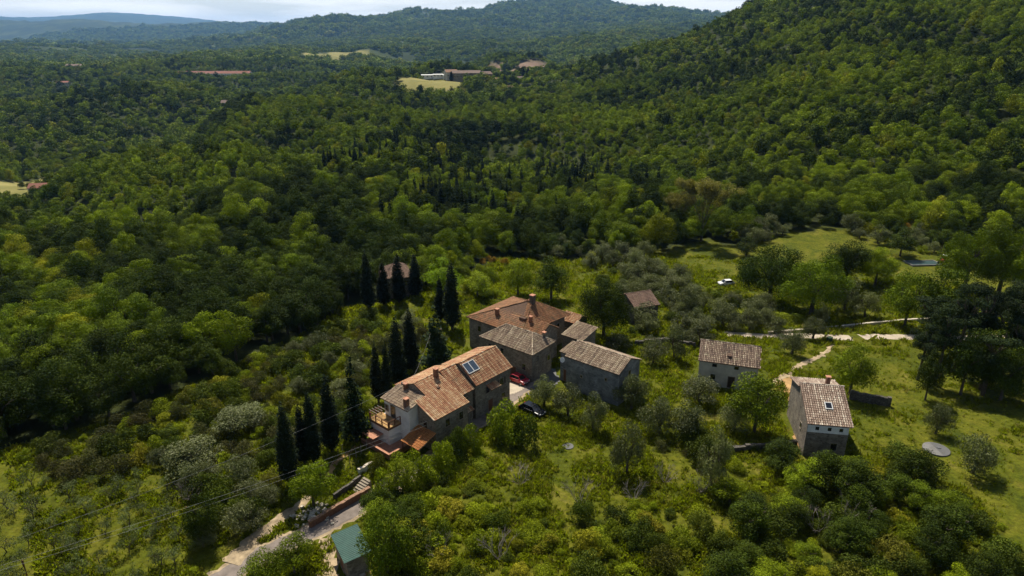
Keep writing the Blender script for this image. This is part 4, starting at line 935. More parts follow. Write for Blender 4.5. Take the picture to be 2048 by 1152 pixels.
PR['bright'] = (8, 10, [leaf_mesh('crown', M['bright'], dome(rr_(77), 8, 1.6, 10, 24, 1.4), 5200, .42, 77)], PR['oak'][3])
LONE.pop()
for i, (k, u, vb, vt, wp, lb) in enumerate(LONE):
    plant_px(k, NAMES[k][0], u, vb, vt, wp, lb, NAMES[k][1], None, i*3+1)
plant_px('tan', 'bare_tree', 1402, 482, 360, 110, 'tall tan tree with thin spring foliage in front of the wooded hill', 'tree', None, 0)
plant_px('tan', 'bare_tree', 1352, 470, 388, 70, 'smaller tan tree leaning at the left of the tall tan one', 'tree', None, 1)
PINES = [(1850,700,585,90),(1925,720,575,100),(1990,720,580,100),(2040,700,560,110),(1965,790,650,100),(1868,770,600,80),(1905,745,560,90),(1945,740,545,90),(1985,760,560,80),(1890,700,590,80),(2020,770,620,90),(1835,760,640,70),(1960,780,640,90),(2046,740,600,80),(1920,790,660,80),(1862,720,620,70),(2000,800,680,90),(2060,800,650,90),(1850,800,700,60)]
for i, (u, vb, vt, wp) in enumerate(PINES):
    plant_px('pine' if i < 12 else 'dark_oak', 'pine_tree' if i < 12 else 'broadleaf_tree', u, vb, vt, wp, 'dark umbrella pine in the shady stand by the track at the right edge' if i < 12 else 'dark undergrowth tree below the pines at the right edge', 'pine' if i < 12 else 'tree', 'pines by the track' if i < 12 else 'trees under the pines', i)

LM = [(n_, ground_at(u, v)) for n_, u, v in (('tin shed',690,1080),('brick road wall',680,1020),('farmhouse terrace',770,870),('black car',1064,826),('grey barn',1200,780),
  ('silvery lone olive',1424,960),('ash patch',1136,893),('white cottage',1460,760),('stone cottage',1645,880),('grey disc',1870,900),('bottom right corner',2000,1120),('bottom edge centre',1180,1130),('bottom edge right of centre',1560,1130),
  ('middle of the grove',200,1030),('left border',10,900),('two vivid bushes',300,915),('front cypresses',600,940),('lone cypress',665,905),('cypress row',780,800),('dirt path',520,1080),('umbrella pines',1930,760),('pool',1846,527),
  ('mown field',1440,510),('tan tree',1402,482),('dark farmhouse',800,605),('brown barn',1280,610),('bottom left corner',30,1140),('thin grove pole',378,1046),('bottom edge left of centre',900,1130),('lime tree',886,600),
  ('shaded wood edge',450,760),('left wood edge',200,860),('small meadow olive',1870,868),('white track',1600,674),('big dark spreading tree',1538,602),('wood top left',100,640),('wood crest',350,560))]
def near_what(x, y): return min(LM, key=lambda q: (q[1].x-x)**2+(q[1].y-y)**2)[0]
# scattered growth, each zone by its ground outline
def zone(poly, sp, seed, choose, pad=.6):
    n_ = 0; rs = random.Random(seed*7+1)
    for x, y in scatter(poly, sp, seed):
        if not free(x, y, pad): continue
        k, nm, cat, w_, h_, lb, grp = choose(rs, x, y)
        if k is None: continue
        lm = near_what(x, y); lb = ' '.join((lb.split()[:11]))+' nearest the '+lm if len(lb.split())+len(lm.split())+2 > 16 else lb+' nearest the '+lm; grp = grp+' nearest the '+lm
        f_ = rs.uniform(.75, 1.3); plant(k, nm, x, y, w_*f_, h_*f_*rs.uniform(.85, 1.15), lb, cat, grp, rs.randrange(9999)); n_ += 1
    return n_
tot = 0
def ch1(rs, x, y):
    q = rs.random()+.6*noise.noise((x/14, y/14, 2))
    if q < .34: return 'heath', 'heath_bush', 'bush', 4.2, 2.6, 'brownish heath bush on the overgrown left slope', 'heath bushes on the left slope'
    if q < .72: return 'dark_shrub', 'shrub', 'shrub', 4.0, 2.8, 'dull green shrub on the overgrown left slope', 'dull shrubs on the left slope'
    if q < .77: return 'olive', 'olive_tree', 'olive tree', 4.2, 3.2, 'overgrown olive on the left slope', 'overgrown olives on the left slope'
    return 'shrub', 'shrub', 'shrub', 3.4, 2.2, 'bright green shrub on the overgrown left slope', 'bright shrubs on the left slope'
tot += zone([(20,925),(250,850),(400,780),(520,715),(640,665),(720,650),(725,870),(640,870),(560,900),(545,960),(330,950),(120,965)], 3.7, 1, ch1)
tot += zone([(700,640),(840,640),(900,705),(860,760),(720,760)], 4.2, 2, ch1)
def ch2(rs, x, y): return ('young_olive' if rs.random() < .9 else None, 'young_olive_tree', 'olive tree', 2.3, 2.6, 'small sparse young olive in the bottom left grove', 'young olives in the bottom left grove')
zone([(-60,975),(120,960),(330,950),(370,1010),(365,1180),(-60,1180)], 2.75, 3, ch2)
def ch3(rs, x, y):
    q = rs.random()
    if q < .5: return 'dark_shrub', 'shrub', 'shrub', 3.6, 3.0, 'dense dull shrub beside the young olive grove', 'shrubs beside the dirt path'
    if q < .75: return 'olive', 'olive_tree', 'olive tree', 4.0, 3.2, 'shaggy olive beside the young olive grove', 'olives beside the dirt path'
    return None, 0, 0, 0, 0, 0, 0
zone([(360,960),(545,960),(560,1000),(480,1075),(440,1130),(370,1150)], 3.6, 4, ch3)
def ch4(rs, x, y):
    q = rs.random()+.5*noise.noise((x/9, y/9, 4)); nearf = y < 72
    if q < .16: return None, 0, 0, 0, 0, 0, 0
    if q < .68: return 'shrub', 'shrub', 'shrub', 3.4, 1.3 if not nearf else 2.0, 'light green shrub in the foreground thicket', 'light shrubs of the foreground thicket'
    if q < .84: return 'dark_shrub', 'shrub', 'shrub', 3.4, 2.2 if not nearf else 3.0, 'darker shrub in the foreground thicket', 'darker shrubs of the foreground thicket'
    if rs.random() < .6: return None, 0, 0, 0, 0, 0, 0
    return 'heath', 'heath_bush', 'bush', 2.8, 1.7, 'brown low bush in the foreground thicket', 'brown bushes of the foreground thicket'
tot += zone([(745,1020),(850,930),(905,890),(950,890),(985,960),(1060,1010),(1200,1045),(1300,1010),(1420,1030),(1450,1180),(740,1180)], 2.9, 5, ch4)
tot += zone([(720,1030),(800,985),(860,1010),(830,1180),(730,1180)], 3.4, 15, lambda rs, x, y: ('dark_oak' if rs.random() < .5 else 'oak', 'broadleaf_tree', 'tree', 5.0, 5.2, 'leafy tree crowding the road at the bottom', 'trees above the tin shed'))
def ch5(rs, x, y):
    q = rs.random()
    if q < .28: return 'dark_oak', 'broadleaf_tree', 'tree', 5.2, 4.8, 'dark leafy tree of the right foreground thicket', 'dark trees along the bottom right'
    if q < .55: return 'oak', 'broadleaf_tree', 'tree', 4.4, 3.8, 'lighter leafy tree of the right foreground thicket', 'lighter trees along the bottom right'
    if q < .85: return 'dark_shrub', 'shrub', 'shrub', 3.8, 2.6, 'dark shrub of the right foreground thicket', 'dark shrubs along the bottom right'
    return 'shrub', 'shrub', 'shrub', 3.2, 2.0, 'light shrub of the right foreground thicket', 'light shrubs along the bottom right'
tot += zone([(1440,1010),(1560,950),(1700,965),(1800,950),(1930,990),(1985,1050),(2060,1100),(2060,1190),(1440,1190)], 3.6, 6, ch5)
tot += zone([(1290,880),(1480,850),(1580,870),(1575,900),(1480,920),(1330,915)], 3.6, 16, lambda rs, x, y: ('dark_shrub' if rs.random() < .6 else None, 'shrub', 'shrub', 4.0, 2.8, 'shaded shrub on the stone bank', 'shrubs on the shaded bank'))
def ch6(rs, x, y):
    q = rs.random()+.4*noise.noise((x/12, y/12, 6))
    if q < .72: return 'olive', 'olive_tree', 'olive tree', 5.4, 4.4, 'grey olive of the dense grove behind the cottages', 'olives of the dense grove behind the cottages'
    if q < .85: return 'dark_shrub', 'shrub', 'shrub', 3.6, 2.4, 'green shrub in the grove behind the cottages', 'shrubs of the grove behind the cottages'
    return None, 0, 0, 0, 0, 0, 0
tot += zone([(1185,560),(1250,535),(1330,535),(1375,565),(1440,592),(1520,615),(1545,650),(1440,668),(1300,680),(1250,640),(1200,620)], 4.9, 7, ch6)
def ch7(rs, x, y):
    q = rs.random()
    if q < .55: return 'olive', 'olive_tree', 'olive tree', 5.6, 4.6, 'grey olive at the upper meadow edge', 'olives of the upper row'
    if q < .8: return 'shrub', 'shrub', 'shrub', 4.2, 3.0, 'green shrub at the upper meadow edge', 'shrubs at the upper meadow edge'
    return 'dark_oak', 'broadleaf_tree', 'tree', 5, 4.8, 'small dark tree at the upper meadow edge', 'small trees at the upper meadow edge'
tot += zone([(1060,498),(1200,500),(1290,488),(1340,476),(1345,492),(1310,516),(1250,535),(1170,545),(1150,520),(1070,515)], 5.0, 8, ch7)
tot += zone([(1480,470),(1560,455),(1570,470),(1500,492)], 3.6, 18, ch7)
tot += zone([(1690,462),(1760,468),(1850,478),(1900,500),(1880,520),(1780,492),(1720,480)], 4.4, 28, ch7)
tot += zone([(840,560),(930,545),(990,530),(1015,560),(1000,590),(930,600),(930,570),(860,590)], 5.5, 19, lambda rs, x, y: ('shrub' if rs.random() < .5 else 'oak' , 'garden_tree', 'tree', 4.2, 3.6, 'small garden tree left of the orange roof', 'garden trees left of the orange roof'))
tot += zone([(1850,930),(1700,900),(1480,900),(1560,940)], 5.6, 26, ch5)
zone([(960,520),(1010,518),(1010,532),(965,530)], 2.6, 31, lambda rs, x, y: ('yellow', 'broom_bush', 'bush', 2.6, 1.8, 'yellow flowering broom behind the orange roofed house', 'flowering broom behind the orange roof'))
zone([(1740,440),(1830,425),(1880,455),(1780,470)], 5.5, 32, lambda rs, x, y: ('yellow', 'broom_bush', 'bush', 4.6, 3.0, 'rusty yellow bush at the hill foot', 'rusty bushes at the hill foot'))
zone([(1290,700),(1380,690),(1540,690),(1540,735),(1530,745),(1528,690),(1400,660)], 5, 33, lambda rs, x, y: ('olive' if rs.random() < .4 else None, 'olive_tree', 'olive tree', 4, 3.2, 'olive round the back of the cottages', 'olives behind the white cottage'))
for i, (u, v, s_) in enumerate([(1040,970,1.3),(1160,1010,1.5),(1270,1000,1.2),(1330,965,1.2),(1400,985,1.5),(1700,1045,1.6),(1630,1065,1.4),(1000,1120,1.5),(880,1110,1.2),(380,1000,1.3)]):
    p = ground_at(u, v); o = link(bpy.data.objects.new('dead_bush', DEAD[i % 3])); o.location = p; o.scale = (s_,)*3; o.rotation_euler = (0, 0, i*1.1)
    tag(o, 'leafless grey bush standing in the foreground scrub', 'bush', 'leafless bushes in the scrub')

# ------------------------------------------------------------------ the woods
CONI = px_poly([(620,330),(760,300),(1000,270),(1330,290),(1330,400),(1180,455),(1000,470),(760,470),(640,400)])
groups_ = {'near': [], 'mid': [], 'far': [], 'lump': []}; rsf = random.Random(5); conifers = []
def band(r0_, r1_, sp, key, keepf):
    y = r0_*.7
    while y < r1_:
        half = y*math.tan(math.radians(44))+20; x = -half
        while x < half:
            qx, qy = x+rsf.uniform(-.45, .45)*sp, y+rsf.uniform(-.45, .45)*sp; r = math.hypot(qx, qy)
            if r0_ <= r < r1_ and keepf(qx, qy, r): groups_[key].append((qx, qy, r))
            x += sp
        y += sp*.9
def k_near(x, y, r): return not inside(x, y, CLEAR)
def k_far(x, y, r):
    return not any(inside(x, y, p) for p in FIELDS) and not any(inside(x, y, p) for p in ROCK) and free(x, y, 2)
def k_lump(x, y, r):
    if not k_far(x, y, r): return False
    lim = -.12 if x < -.06*y and r < 8000 else -.7
    return noise.noise((x/260, y/420, 4))+.4*noise.noise((x/90, y/90, 7)) > lim-.25
band(75, 290, 4.4, 'near', k_near)
band(290, 700, 4.7, 'mid', lambda x, y, r: (r > 300 or not inside(x, y, CLEAR)) and k_far(x, y, r))
band(700, 1700, 8.2, 'far', k_far)
band(1700, 4600, 18, 'lump', k_lump)
band(4600, 9500, 42, 'lump', k_lump)
nearl = []
for x, y, r in groups_['near']:
    z = ground_z(x, y); u, v, zc = to_px(x, y, z+6)
    if -40 < u < 2088 and -40 < v < 1200: nearl.append((zc, x, y, r, u, v))
nearl.sort(); single = nearl[:292]; sset = {(a_[1], a_[2]) for a_ in single}
for zc, x, y, r, u, v in single:
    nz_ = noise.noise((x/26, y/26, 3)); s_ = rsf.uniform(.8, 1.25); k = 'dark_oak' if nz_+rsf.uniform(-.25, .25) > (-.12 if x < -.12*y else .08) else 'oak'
    tn = 'dark green' if k == 'dark_oak' else 'lighter green'
    if u < 230: pl = 'in the wood above the young olive grove' if v > 640 else 'of the left wood by the left border'
    elif u < 470: pl = 'of the left wood just above the overgrown slope' if v > 640 else 'on the rounded crest of the left wood'
    elif u < 700: pl = 'in the shaded wood left of the cypress avenue'
    elif u < 1000: pl = 'in the wood behind the cypress avenue and its farmhouse'
    else: pl = 'at the foot of the wooded hill beyond the meadows'
    lm = near_what(x, y); lb = tn+' round tree '+pl; gp = tn+' trees '+pl
    if len(lb.split())+len(lm.split())+2 <= 16: lb += ' nearest the '+lm; gp += ' nearest the '+lm
    big = 1.15 if u < 1000 else .95
    plant(k, 'woodland_tree', x, y, 5.9*s_*big, (8.0 if u < 1000 else 7.0)*s_*rsf.uniform(.85, 1.15), lb, 'tree', gp, rsf.randrange(9999))

def pick_collection(name, meshes):
    c_ = bpy.data.collections.new(name)
    for i, me_ in enumerate(meshes): c_.objects.link(bpy.data.objects.new('%s_%02d' % (name, i), me_))
    return c_
def scatter_object(name, P_, S_, RZ, VI, coll, label):
    """point mesh whose modifier stands one of the plants in coll on each point"""
    me_ = bpy.data.meshes.new(name); me_.vertices.add(len(P_)); me_.vertices.foreach_set('co', np.array(P_, np.float32).ravel())
    for nm, ty, arr, key in (('sc', 'FLOAT_VECTOR', np.array(S_, np.float32), 'vector'), ('rz', 'FLOAT_VECTOR', np.array([(0, 0, a_) for a_ in RZ], np.float32), 'vector'), ('vi', 'INT', np.array(VI, np.int32), 'value')):
        at_ = me_.attributes.new(nm, ty, 'POINT'); at_.data.foreach_set(key, arr.ravel())
    o = link(bpy.data.objects.new(name, me_)); ng = bpy.data.node_groups.new(name, 'GeometryNodeTree')
    ng.interface.new_socket('Geometry', in_out='INPUT', socket_type='NodeSocketGeometry'); ng.interface.new_socket('Geometry', in_out='OUTPUT', socket_type='NodeSocketGeometry')
    X = ng.nodes.new; gi = X('NodeGroupInput'); go = X('NodeGroupOutput'); ip = X('GeometryNodeInstanceOnPoints'); ci = X('GeometryNodeCollectionInfo')
    ci.inputs['Collection'].default_value = coll; ci.inputs['Separate Children'].default_value = True; ci.inputs['Reset Children'].default_value = True
    def na(nm, ty): q = X('GeometryNodeInputNamedAttribute'); q.data_type = ty; q.inputs[0].default_value = nm; return q.outputs[0]
    ip.inputs['Pick Instance'].default_value = True
    K = ng.links.new; K(gi.outputs[0], ip.inputs['Points']); K(ci.outputs[0], ip.inputs['Instance'])
    K(na('vi', 'INT'), ip.inputs['Instance Index']); K(na('sc', 'FLOAT_VECTOR'), ip.inputs['Scale'])
    e2 = X('FunctionNodeEulerToRotation'); K(na('rz', 'FLOAT_VECTOR'), e2.inputs[0]); K(e2.outputs[0], ip.inputs['Rotation']); K(ip.outputs[0], go.inputs[0])
    o.modifiers.new('plants', 'NODES').node_group = ng; tag(o, label, kind='stuff'); return o
P_, S_, Z_, I_ = [], [], [], []
protos = PR['oak'][2]+PR['dark_oak'][2]+PR['mid'][2]+PR['far'][2]+PR['lump'][2]+PR['conifer'][2]+PR['mid_dark'][2]
base_i = {'oak': 0, 'dark_oak': 6, 'mid': 10, 'far': 16, 'lump': 21, 'conifer': 25, 'mid_dark': 28}; num = {'mid_dark': 3, 'oak': 6, 'dark_oak': 4, 'mid': 6, 'far': 5, 'lump': 4, 'conifer': 3}
for key in ('near', 'mid', 'far', 'lump'):
    for x, y, r in groups_[key]:
        if (x, y) in sset: continue
        z = ground_z(x, y)
        if key in ('near', 'mid', 'far') and y > 200 and r < 1000 and inside(x, y, CONI) and rsf.random() < .5*max(0, noise.noise((x/45, y/45, 11))+.12)*2:
            conifers.append((r, x, y, z)); continue
        k = key
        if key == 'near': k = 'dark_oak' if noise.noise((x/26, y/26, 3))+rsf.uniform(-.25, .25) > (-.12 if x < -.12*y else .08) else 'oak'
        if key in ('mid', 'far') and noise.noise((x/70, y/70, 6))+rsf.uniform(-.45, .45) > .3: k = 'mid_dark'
        if rsf.random() < .05: continue
        s_ = (.62+.85*rsf.random()**1.4)*(1+.25*noise.noise((x/60, y/60, 5)))
        if key == 'near': s_ *= .72 if x > 0 else .80
        if key == 'mid': s_ *= .78
        if key == 'far': s_ *= 1.1
        if key == 'lump': s_ *= 1.15 if r < 4600 else 2.5
        P_.append((x, y, z-.3)); jx_ = rsf.uniform(.8, 1.22); S_.append((s_*jx_, s_/jx_, s_*rsf.uniform(.75, 1.2))); Z_.append(rsf.uniform(0, TAU)); I_.append(base_i[k]+rsf.randrange(num[k]))
scatter_object('woodland', P_, S_, Z_, I_, pick_collection('woodland_plants', protos), 'endless broadleaf woodland covering the hills and the valley beyond the hamlet')
conifers.sort()
for i, (r, x, y, z) in enumerate(conifers[:280]):
    s_ = rsf.uniform(.7, 1.15); plant('conifer', 'conifer_tree', x, y, 3.8*s_, 12*s_, 'dark pointed conifer among the broadleaf trees of the valley behind the hamlet', 'conifer', 'dark conifers in the valley wood', i, parts=False)
# lone far cypresses
for i, (u, v, hp, lb) in enumerate([(903,163,22,'dark cypress in front of the hilltop manor'),(1009,172,24,'thin cypress right of the hilltop hamlet'),(1047,155,20,'left one of the dark cypress pair by the tiny white house'),(1056,155,22,'right one of the dark cypress pair by the tiny white house'),(958,170,14,'short cypress before the dark right end of the hamlet')]):
    plant_px('cypress', 'cypress_tree', u, v, v-hp, 9, lb, 'cypress', None, i, parts=False)
for i in range(8): plant_px('cypress', 'cypress_tree', 98+i*5, 373-i*.8, 348-i*1.0, 6, 'slim cypress of the short row beside the far left fields', 'cypress', 'cypress row by the far left fields', i, parts=False)
for i, u in enumerate((60, 82, 45)): plant_px('dark_oak', 'broadleaf_tree', u, 378, 362, 16, ('round dark tree in front of the far left farmhouse', 'round dark tree beside the far left cypress row', 'smaller dark tree at the field edge on the far left')[i], 'tree', None, i, parts=False)

# ------------------------------------------------------------------ grass and low growth
def tuft(seed, n=11, h_=.42):
    rs = random.Random(seed); V_, F_, T_ = [], [], []
    for k in range(n):
        an = rs.uniform(0, TAU); q = rs.uniform(0, .3); bx_, by_ = math.cos(an)*q, math.sin(an)*q; wv_ = rs.uniform(.03, .07); a2_ = rs.uniform(0, TAU)
        hh = h_*rs.uniform(.5, 1.2); lx, ly = rs.uniform(-.25, .25), rs.uniform(-.25, .25); dx, dy = math.cos(a2_)*wv_, math.sin(a2_)*wv_; i0 = len(V_)
        V_ += [(bx_-dx, by_-dy, -.05), (bx_+dx, by_+dy, -.05), (bx_+lx+dx*.6, by_+ly+dy*.6, hh), (bx_+lx-dx*.6, by_+ly-dy*.6, hh)]; F_.append((i0, i0+1, i0+2, i0+3)); T_.append(rs.random())
    return mesh_np('grass', V_, F_, M['grass'], {'tv': T_})
TU = [tuft(i) for i in range(5)]
MEADOW = px_poly([(1560,700),(1700,690),(1800,690),(2100,770),(2100,1090),(1985,1040),(1930,980),(1800,930),(1700,900),(1720,850),(1700,760),(1600,740)])
LAWN = px_poly([(1330,520),(1400,490),(1480,490),(1600,460),(1680,458),(1720,480),(1600,500),(1480,545),(1440,560),(1400,540)])
P_, S_, Z_, I_ = [], [], [], []
rg = random.Random(99)
for k in range(150000):
    a_ = rg.uniform(-.72, .72); r = math.sqrt(rg.uniform(55**2, 190**2)); 
    if rg.random() > (80/r)**1.2 and r > 80: continue
    x, y = r*math.sin(a_), r*math.cos(a_)
    if not inside(x, y, CLEAR) or not free(x, y, -.35): continue
    d_ = noise.noise((x/5, y/5, 1))+.5*noise.noise((x/1.6, y/1.6, 1))
    md = inside(x, y, MEADOW) or inside(x, y, LAWN)
    if d_ < (-.15 if not md else .3) and rg.random() < .8: continue
    s_ = rg.uniform(.5, 1.1)*(1+d_*.7)*(.6 if md else 1.0)*(1+max(0, r-90)/130)
    P_.append((x, y, ground_z(x, y))); S_.append((s_*1.4, s_*1.4, s_)); Z_.append(rg.uniform(0, TAU)); I_.append(rg.randrange(5))
scatter_object('meadow_grass', P_, S_, Z_, I_, pick_collection('grass_plants', TU), 'long tufted grass over the meadows and between the bushes')
P_, S_, Z_, I_ = [], [], [], []
for poly, sp, sd_, sz in (([(20,925),(250,850),(400,780),(520,715),(640,665),(740,640),(900,700),(860,760),(725,890),(640,900),(560,940),(330,960),(120,965)], 2.3, 51, .38),
    ([(745,1020),(850,930),(905,890),(950,890),(985,960),(1060,1010),(1200,1045),(1300,1010),(1480,960),(1800,930),(1930,990),(2060,1100),(2060,1190),(740,1190)], 2.0, 52, .36),
    ([(1280,860),(1480,850),(1580,870),(1575,920),(1480,950),(1320,930)], 2.4, 53, .4), ([(1180,560),(1400,545),(1530,610),(1545,650),(1300,700),(1200,640)], 3.4, 54, .4),
    ([(380,1000),(560,960),(620,930),(560,1000),(440,1130),(380,1150)], 2.4, 55, .3), ([(850,870),(1000,860),(1300,900),(1500,900),(1480,960),(1100,960)], 4.6, 56, .2)):
    for x, y in scatter(poly, sp, sd_):
        if not free(x, y, .1) or rg.random() < .25: continue
        s_ = sz*rg.choice((.5, .7, .9, 1.1, 1.4, 1.9)); P_.append((x, y, ground_z(x, y)-.05)); S_.append((s_, s_, s_*rg.uniform(.6, 1.1))); Z_.append(rg.uniform(0, TAU)); I_.append(rg.choice((0, 1, 2, 3, 0, 1, 2, 3, 4, 5, 6, 7, 8, 9)))
scatter_object('undergrowth', P_, S_, Z_, I_, pick_collection('low_plants', PR['shrub'][2]+PR['dark_shrub'][2]+PR['heath'][2]), 'low brambles and seedlings filling the gaps between the shrubs')
print('COUNTS', tot, len(groups_['near']), len(groups_['mid']), len(groups_['far']), len(groups_['lump']), len(conifers))
#SMALL
def curve_wall(name, px, h_, th, mat, label, cat='wall', coping=None, z0=-.5, seed=0, rough=.06, cop_len=.6):
    P_ = [Vector(ground_at(*c)[:2]) for c in px]; o = empty(name, (P_[0].x, P_[0].y, ground_z(*P_[0]))); tag(o, label, cat)
    rs = random.Random(seed); body = MB(); k_ = 0; cop = []
    for a_, b_ in zip(P_, P_[1:]):
        n_ = max(1, round((b_-a_).length/cop_len)); d = (b_-a_)/n_; nn = Vector((-d.y, d.x)).normalized()*th/2
        for i in range(n_):
            p, q = a_+d*i, a_+d*(i+.96); gz = min(ground_z(*p), ground_z(*q)); hh = h_+rs.uniform(-rough, rough)
            w1 = nn*(1+rs.uniform(-rough, rough)); pl = [(p-w1)-P_[0], (p+w1)-P_[0], (q+w1)-P_[0], (q-w1)-P_[0]]; pl = [(v.x, v.y) for v in pl]
            base = gz-o.location.z; q2 = a_+d*(i+1); pl2 = [((v).x, (v).y) for v in ((p-w1)-P_[0], (p+w1)-P_[0], (q2+w1)-P_[0], (q2-w1)-P_[0])]
            body.prism(pl2, base+z0, base+hh)
            if coping: cop.append((pl, base+hh))
    body.build('wall_body', mat, o)
    for pl, zt in cop:
        cx_, cy2 = sum(p[0] for p in pl)/4, sum(p[1] for p in pl)/4
        MB().prism([(cx_+(p[0]-cx_)*1.15, cy2+(p[1]-cy2)*1.15) for p in pl], zt+.002, zt+.09+rs.uniform(-.01, .02)).build('coping_stone', coping, o)
    return o
curve_wall('road_wall', [(620,1056),(672,1024),(740,986)], 0.85, .4, M['brick'], 'long low red brick wall between the stair garden and the road', coping=M['coping'], cop_len=.75)
curve_wall('garden_wall', [(718,950),(745,934)], .8, .35, M['plaster'], 'short white garden wall at the head of the steps below the terrace', coping=M['pale_stone'], seed=2)
curve_wall('bank_wall', [(668,1000),(700,978),(722,962)], .9, .3, M['dark_stone'], 'dark stone bank wall left of the garden steps', seed=3)
curve_wall('boundary_wall', [(1536,668),(1590,664),(1650,659),(1700,654),(1745,649),(1800,644),(1870,640)], .55, .5, M['pale_stone'], 'low pale wall curving along the far side of the white track', seed=4, rough=.03, cop_len=1.2)
curve_wall('boundary_wall', [(1905,636),(1970,634),(2060,630)], .8, .5, M['pale_stone'], 'pale wall end showing between the pine trunks at the right edge', seed=5, rough=.03, cop_len=1.2)
curve_wall('field_wall', [(1698,797),(1740,806),(1780,812)], 1.5, .6, M['dark_stone'], 'dark dry stone field wall running right from the tall stone cottage', seed=6, rough=.12)
curve_wall('retaining_wall', [(1590,800),(1594,830),(1597,862)], 1.4, .5, M['dark_stone'], 'dark retaining wall close along the left side of the tall stone cottage', seed=7, rough=.1)
curve_wall('terrace_wall', [(1465,905),(1530,898),(1592,892)], 1.0, .5, M['dark_stone'], 'dry stone terrace wall in shade left of the tall stone cottage', seed=8, rough=.12, coping=None)
curve_wall('terrace_wall', [(1270,690),(1330,684),(1390,694)], .9, .5, M['dark_stone'], 'dry stone terrace wall among the olives behind the grey barn', seed=9, rough=.12)
# garden steps
st = empty('garden_steps', ground_at(712, 985)); tag(st, 'short flight of pale stone steps climbing from the brick wall to the garden', 'steps'); st.rotation_euler = (0, 0, math.radians(52))
for i in range(6): MB().box(i*.34, -.7, -.3, i*.34+.33, .7, .14+i*.16).build('step', M['stone_frame'], st, bevel=.02)
# cars
def make_car(name, u, v, deg, paint, label, L_=3.9, W_=1.65, H_=1.42):
    p = ground_at(u, v); o = empty(name, (p.x, p.y, p.z+.07), math.radians(deg)); tag(o, label, 'car')
    hl = L_/2; prof = [(-hl, .32), (-hl+.02, .72), (-hl+.25, .86), (-hl*.52, .92), (hl*.92, .90), (hl, .7), (hl, .32)]
    mb = MB(); n_ = len(prof)
    for y, sc_ in ((-W_/2, 1), (-W_/2+.02, 1)): pass
    i0 = 0
    rows = [(-W_/2, .985, .02), (-W_/2+.10, 1, 0.0), (W_/2-.10, 1, 0.0), (W_/2, .985, .02)]
    for y, s_, dz in rows:
        for x, z in prof: mb.v.append((x*s_, y, z-(dz if z > .6 else -dz)))
    for r_ in range(3):
        for k in range(n_): mb.f.append((r_*n_+k, r_*n_+(k+1) % n_, (r_+1)*n_+(k+1) % n_, (r_+1)*n_+k)); mb.a.append(.5)
    mb.f.append(tuple(reversed(range(n_)))); mb.f.append(tuple(3*n_+k for k in range(n_))); mb.a += [.5, .5]
    body = mb.build('body', paint, o, bevel=.04)
    wb, wt = W_/2-.08, W_/2-.26; cb = [(-hl*.55, .91), (-hl*.22, H_), (hl*.55, H_), (hl*.88, .92)]   # front, roof front, roof back, tail
    g = MB()
    A_ = [(cb[0][0], wb, cb[0][1]), (cb[1][0], wt, cb[1][1]-.04), (cb[2][0], wt, cb[2][1]-.04), (cb[3][0], wb, cb[3][1])]; B_ = [(x, -y, z) for x, y, z in A_]
    g.quad([A_[3], A_[2], A_[1], A_[0]]); g.quad(B_); g.quad([A_[0], A_[1], B_[1], B_[0]]); g.quad([A_[2], A_[3], B_[3], B_[2]]); g.quad([A_[1], A_[2], B_[2], B_[1]])
    g.build('windows', M['glass'], o)
    MB().box(cb[1][0]-.03, -wt-.02, H_-.05, cb[2][0]+.05, wt+.02, H_).build('car_roof', paint, o, bevel=.03)
    for y in (-1, 1):
        for a_, b_ in ((0, 1), (2, 3)):
            MB().tube((cb[a_][0], y*(wb if a_ in (0, 3) else wt), cb[a_][1]), (cb[b_][0], y*(wb if b_ in (0, 3) else wt), cb[b_][1]-.02), .045, n=5).build('pillar', paint, o)
        MB().box(-hl*.42, y*(W_/2+.09)-.08, .93, -hl*.42+.14, y*(W_/2+.09)+.08, 1.06).build('mirror', paint, o)
        MB().box(-hl-.02, y*.58-.17, .6, -hl+.1, y*.58+.17, .74).build('headlight', M['lamp'], o)
        MB().box(hl-.1, y*.66-.1, .58, hl+.02, y*.66+.1, .84).build('tail_light', M['tail'], o)
        for x in (-hl*.62, hl*.62):
            wh = MB().tube((x, y*(W_/2-.2), .31), (x, y*(W_/2+.01), .31), .31, n=16).build('wheel', M['rubber'], o)
            MB().tube((x, y*(W_/2+.011), .31), (x, y*(W_/2+.03), .31), .19, n=10).build('rim', M['rim'], wh)
    MB().box(-hl-.04, -W_/2+.15, .3, -hl+.05, W_/2-.15, .48).build('bumper', M['rubber'], o)
    MB().box(-hl-.03, -.26, .5, -hl-.005, .26, .6).build('number_plate', M['white_frame'], o)
    return o
make_car('parked_car', 1037, 765, 140, M['car_red'], 'red hatchback parked between the farmhouse corner and the stone house', 3.7)
make_car('parked_car', 1064, 826, -42+180, M['car_black'], 'black car parked nose to the road beside the roadside olives', 4.3, 1.75, 1.45)
make_car('parked_car', 1452, 571, 10, M['car_white'], 'white car glimpsed under the trees below the mown field', 4.0)
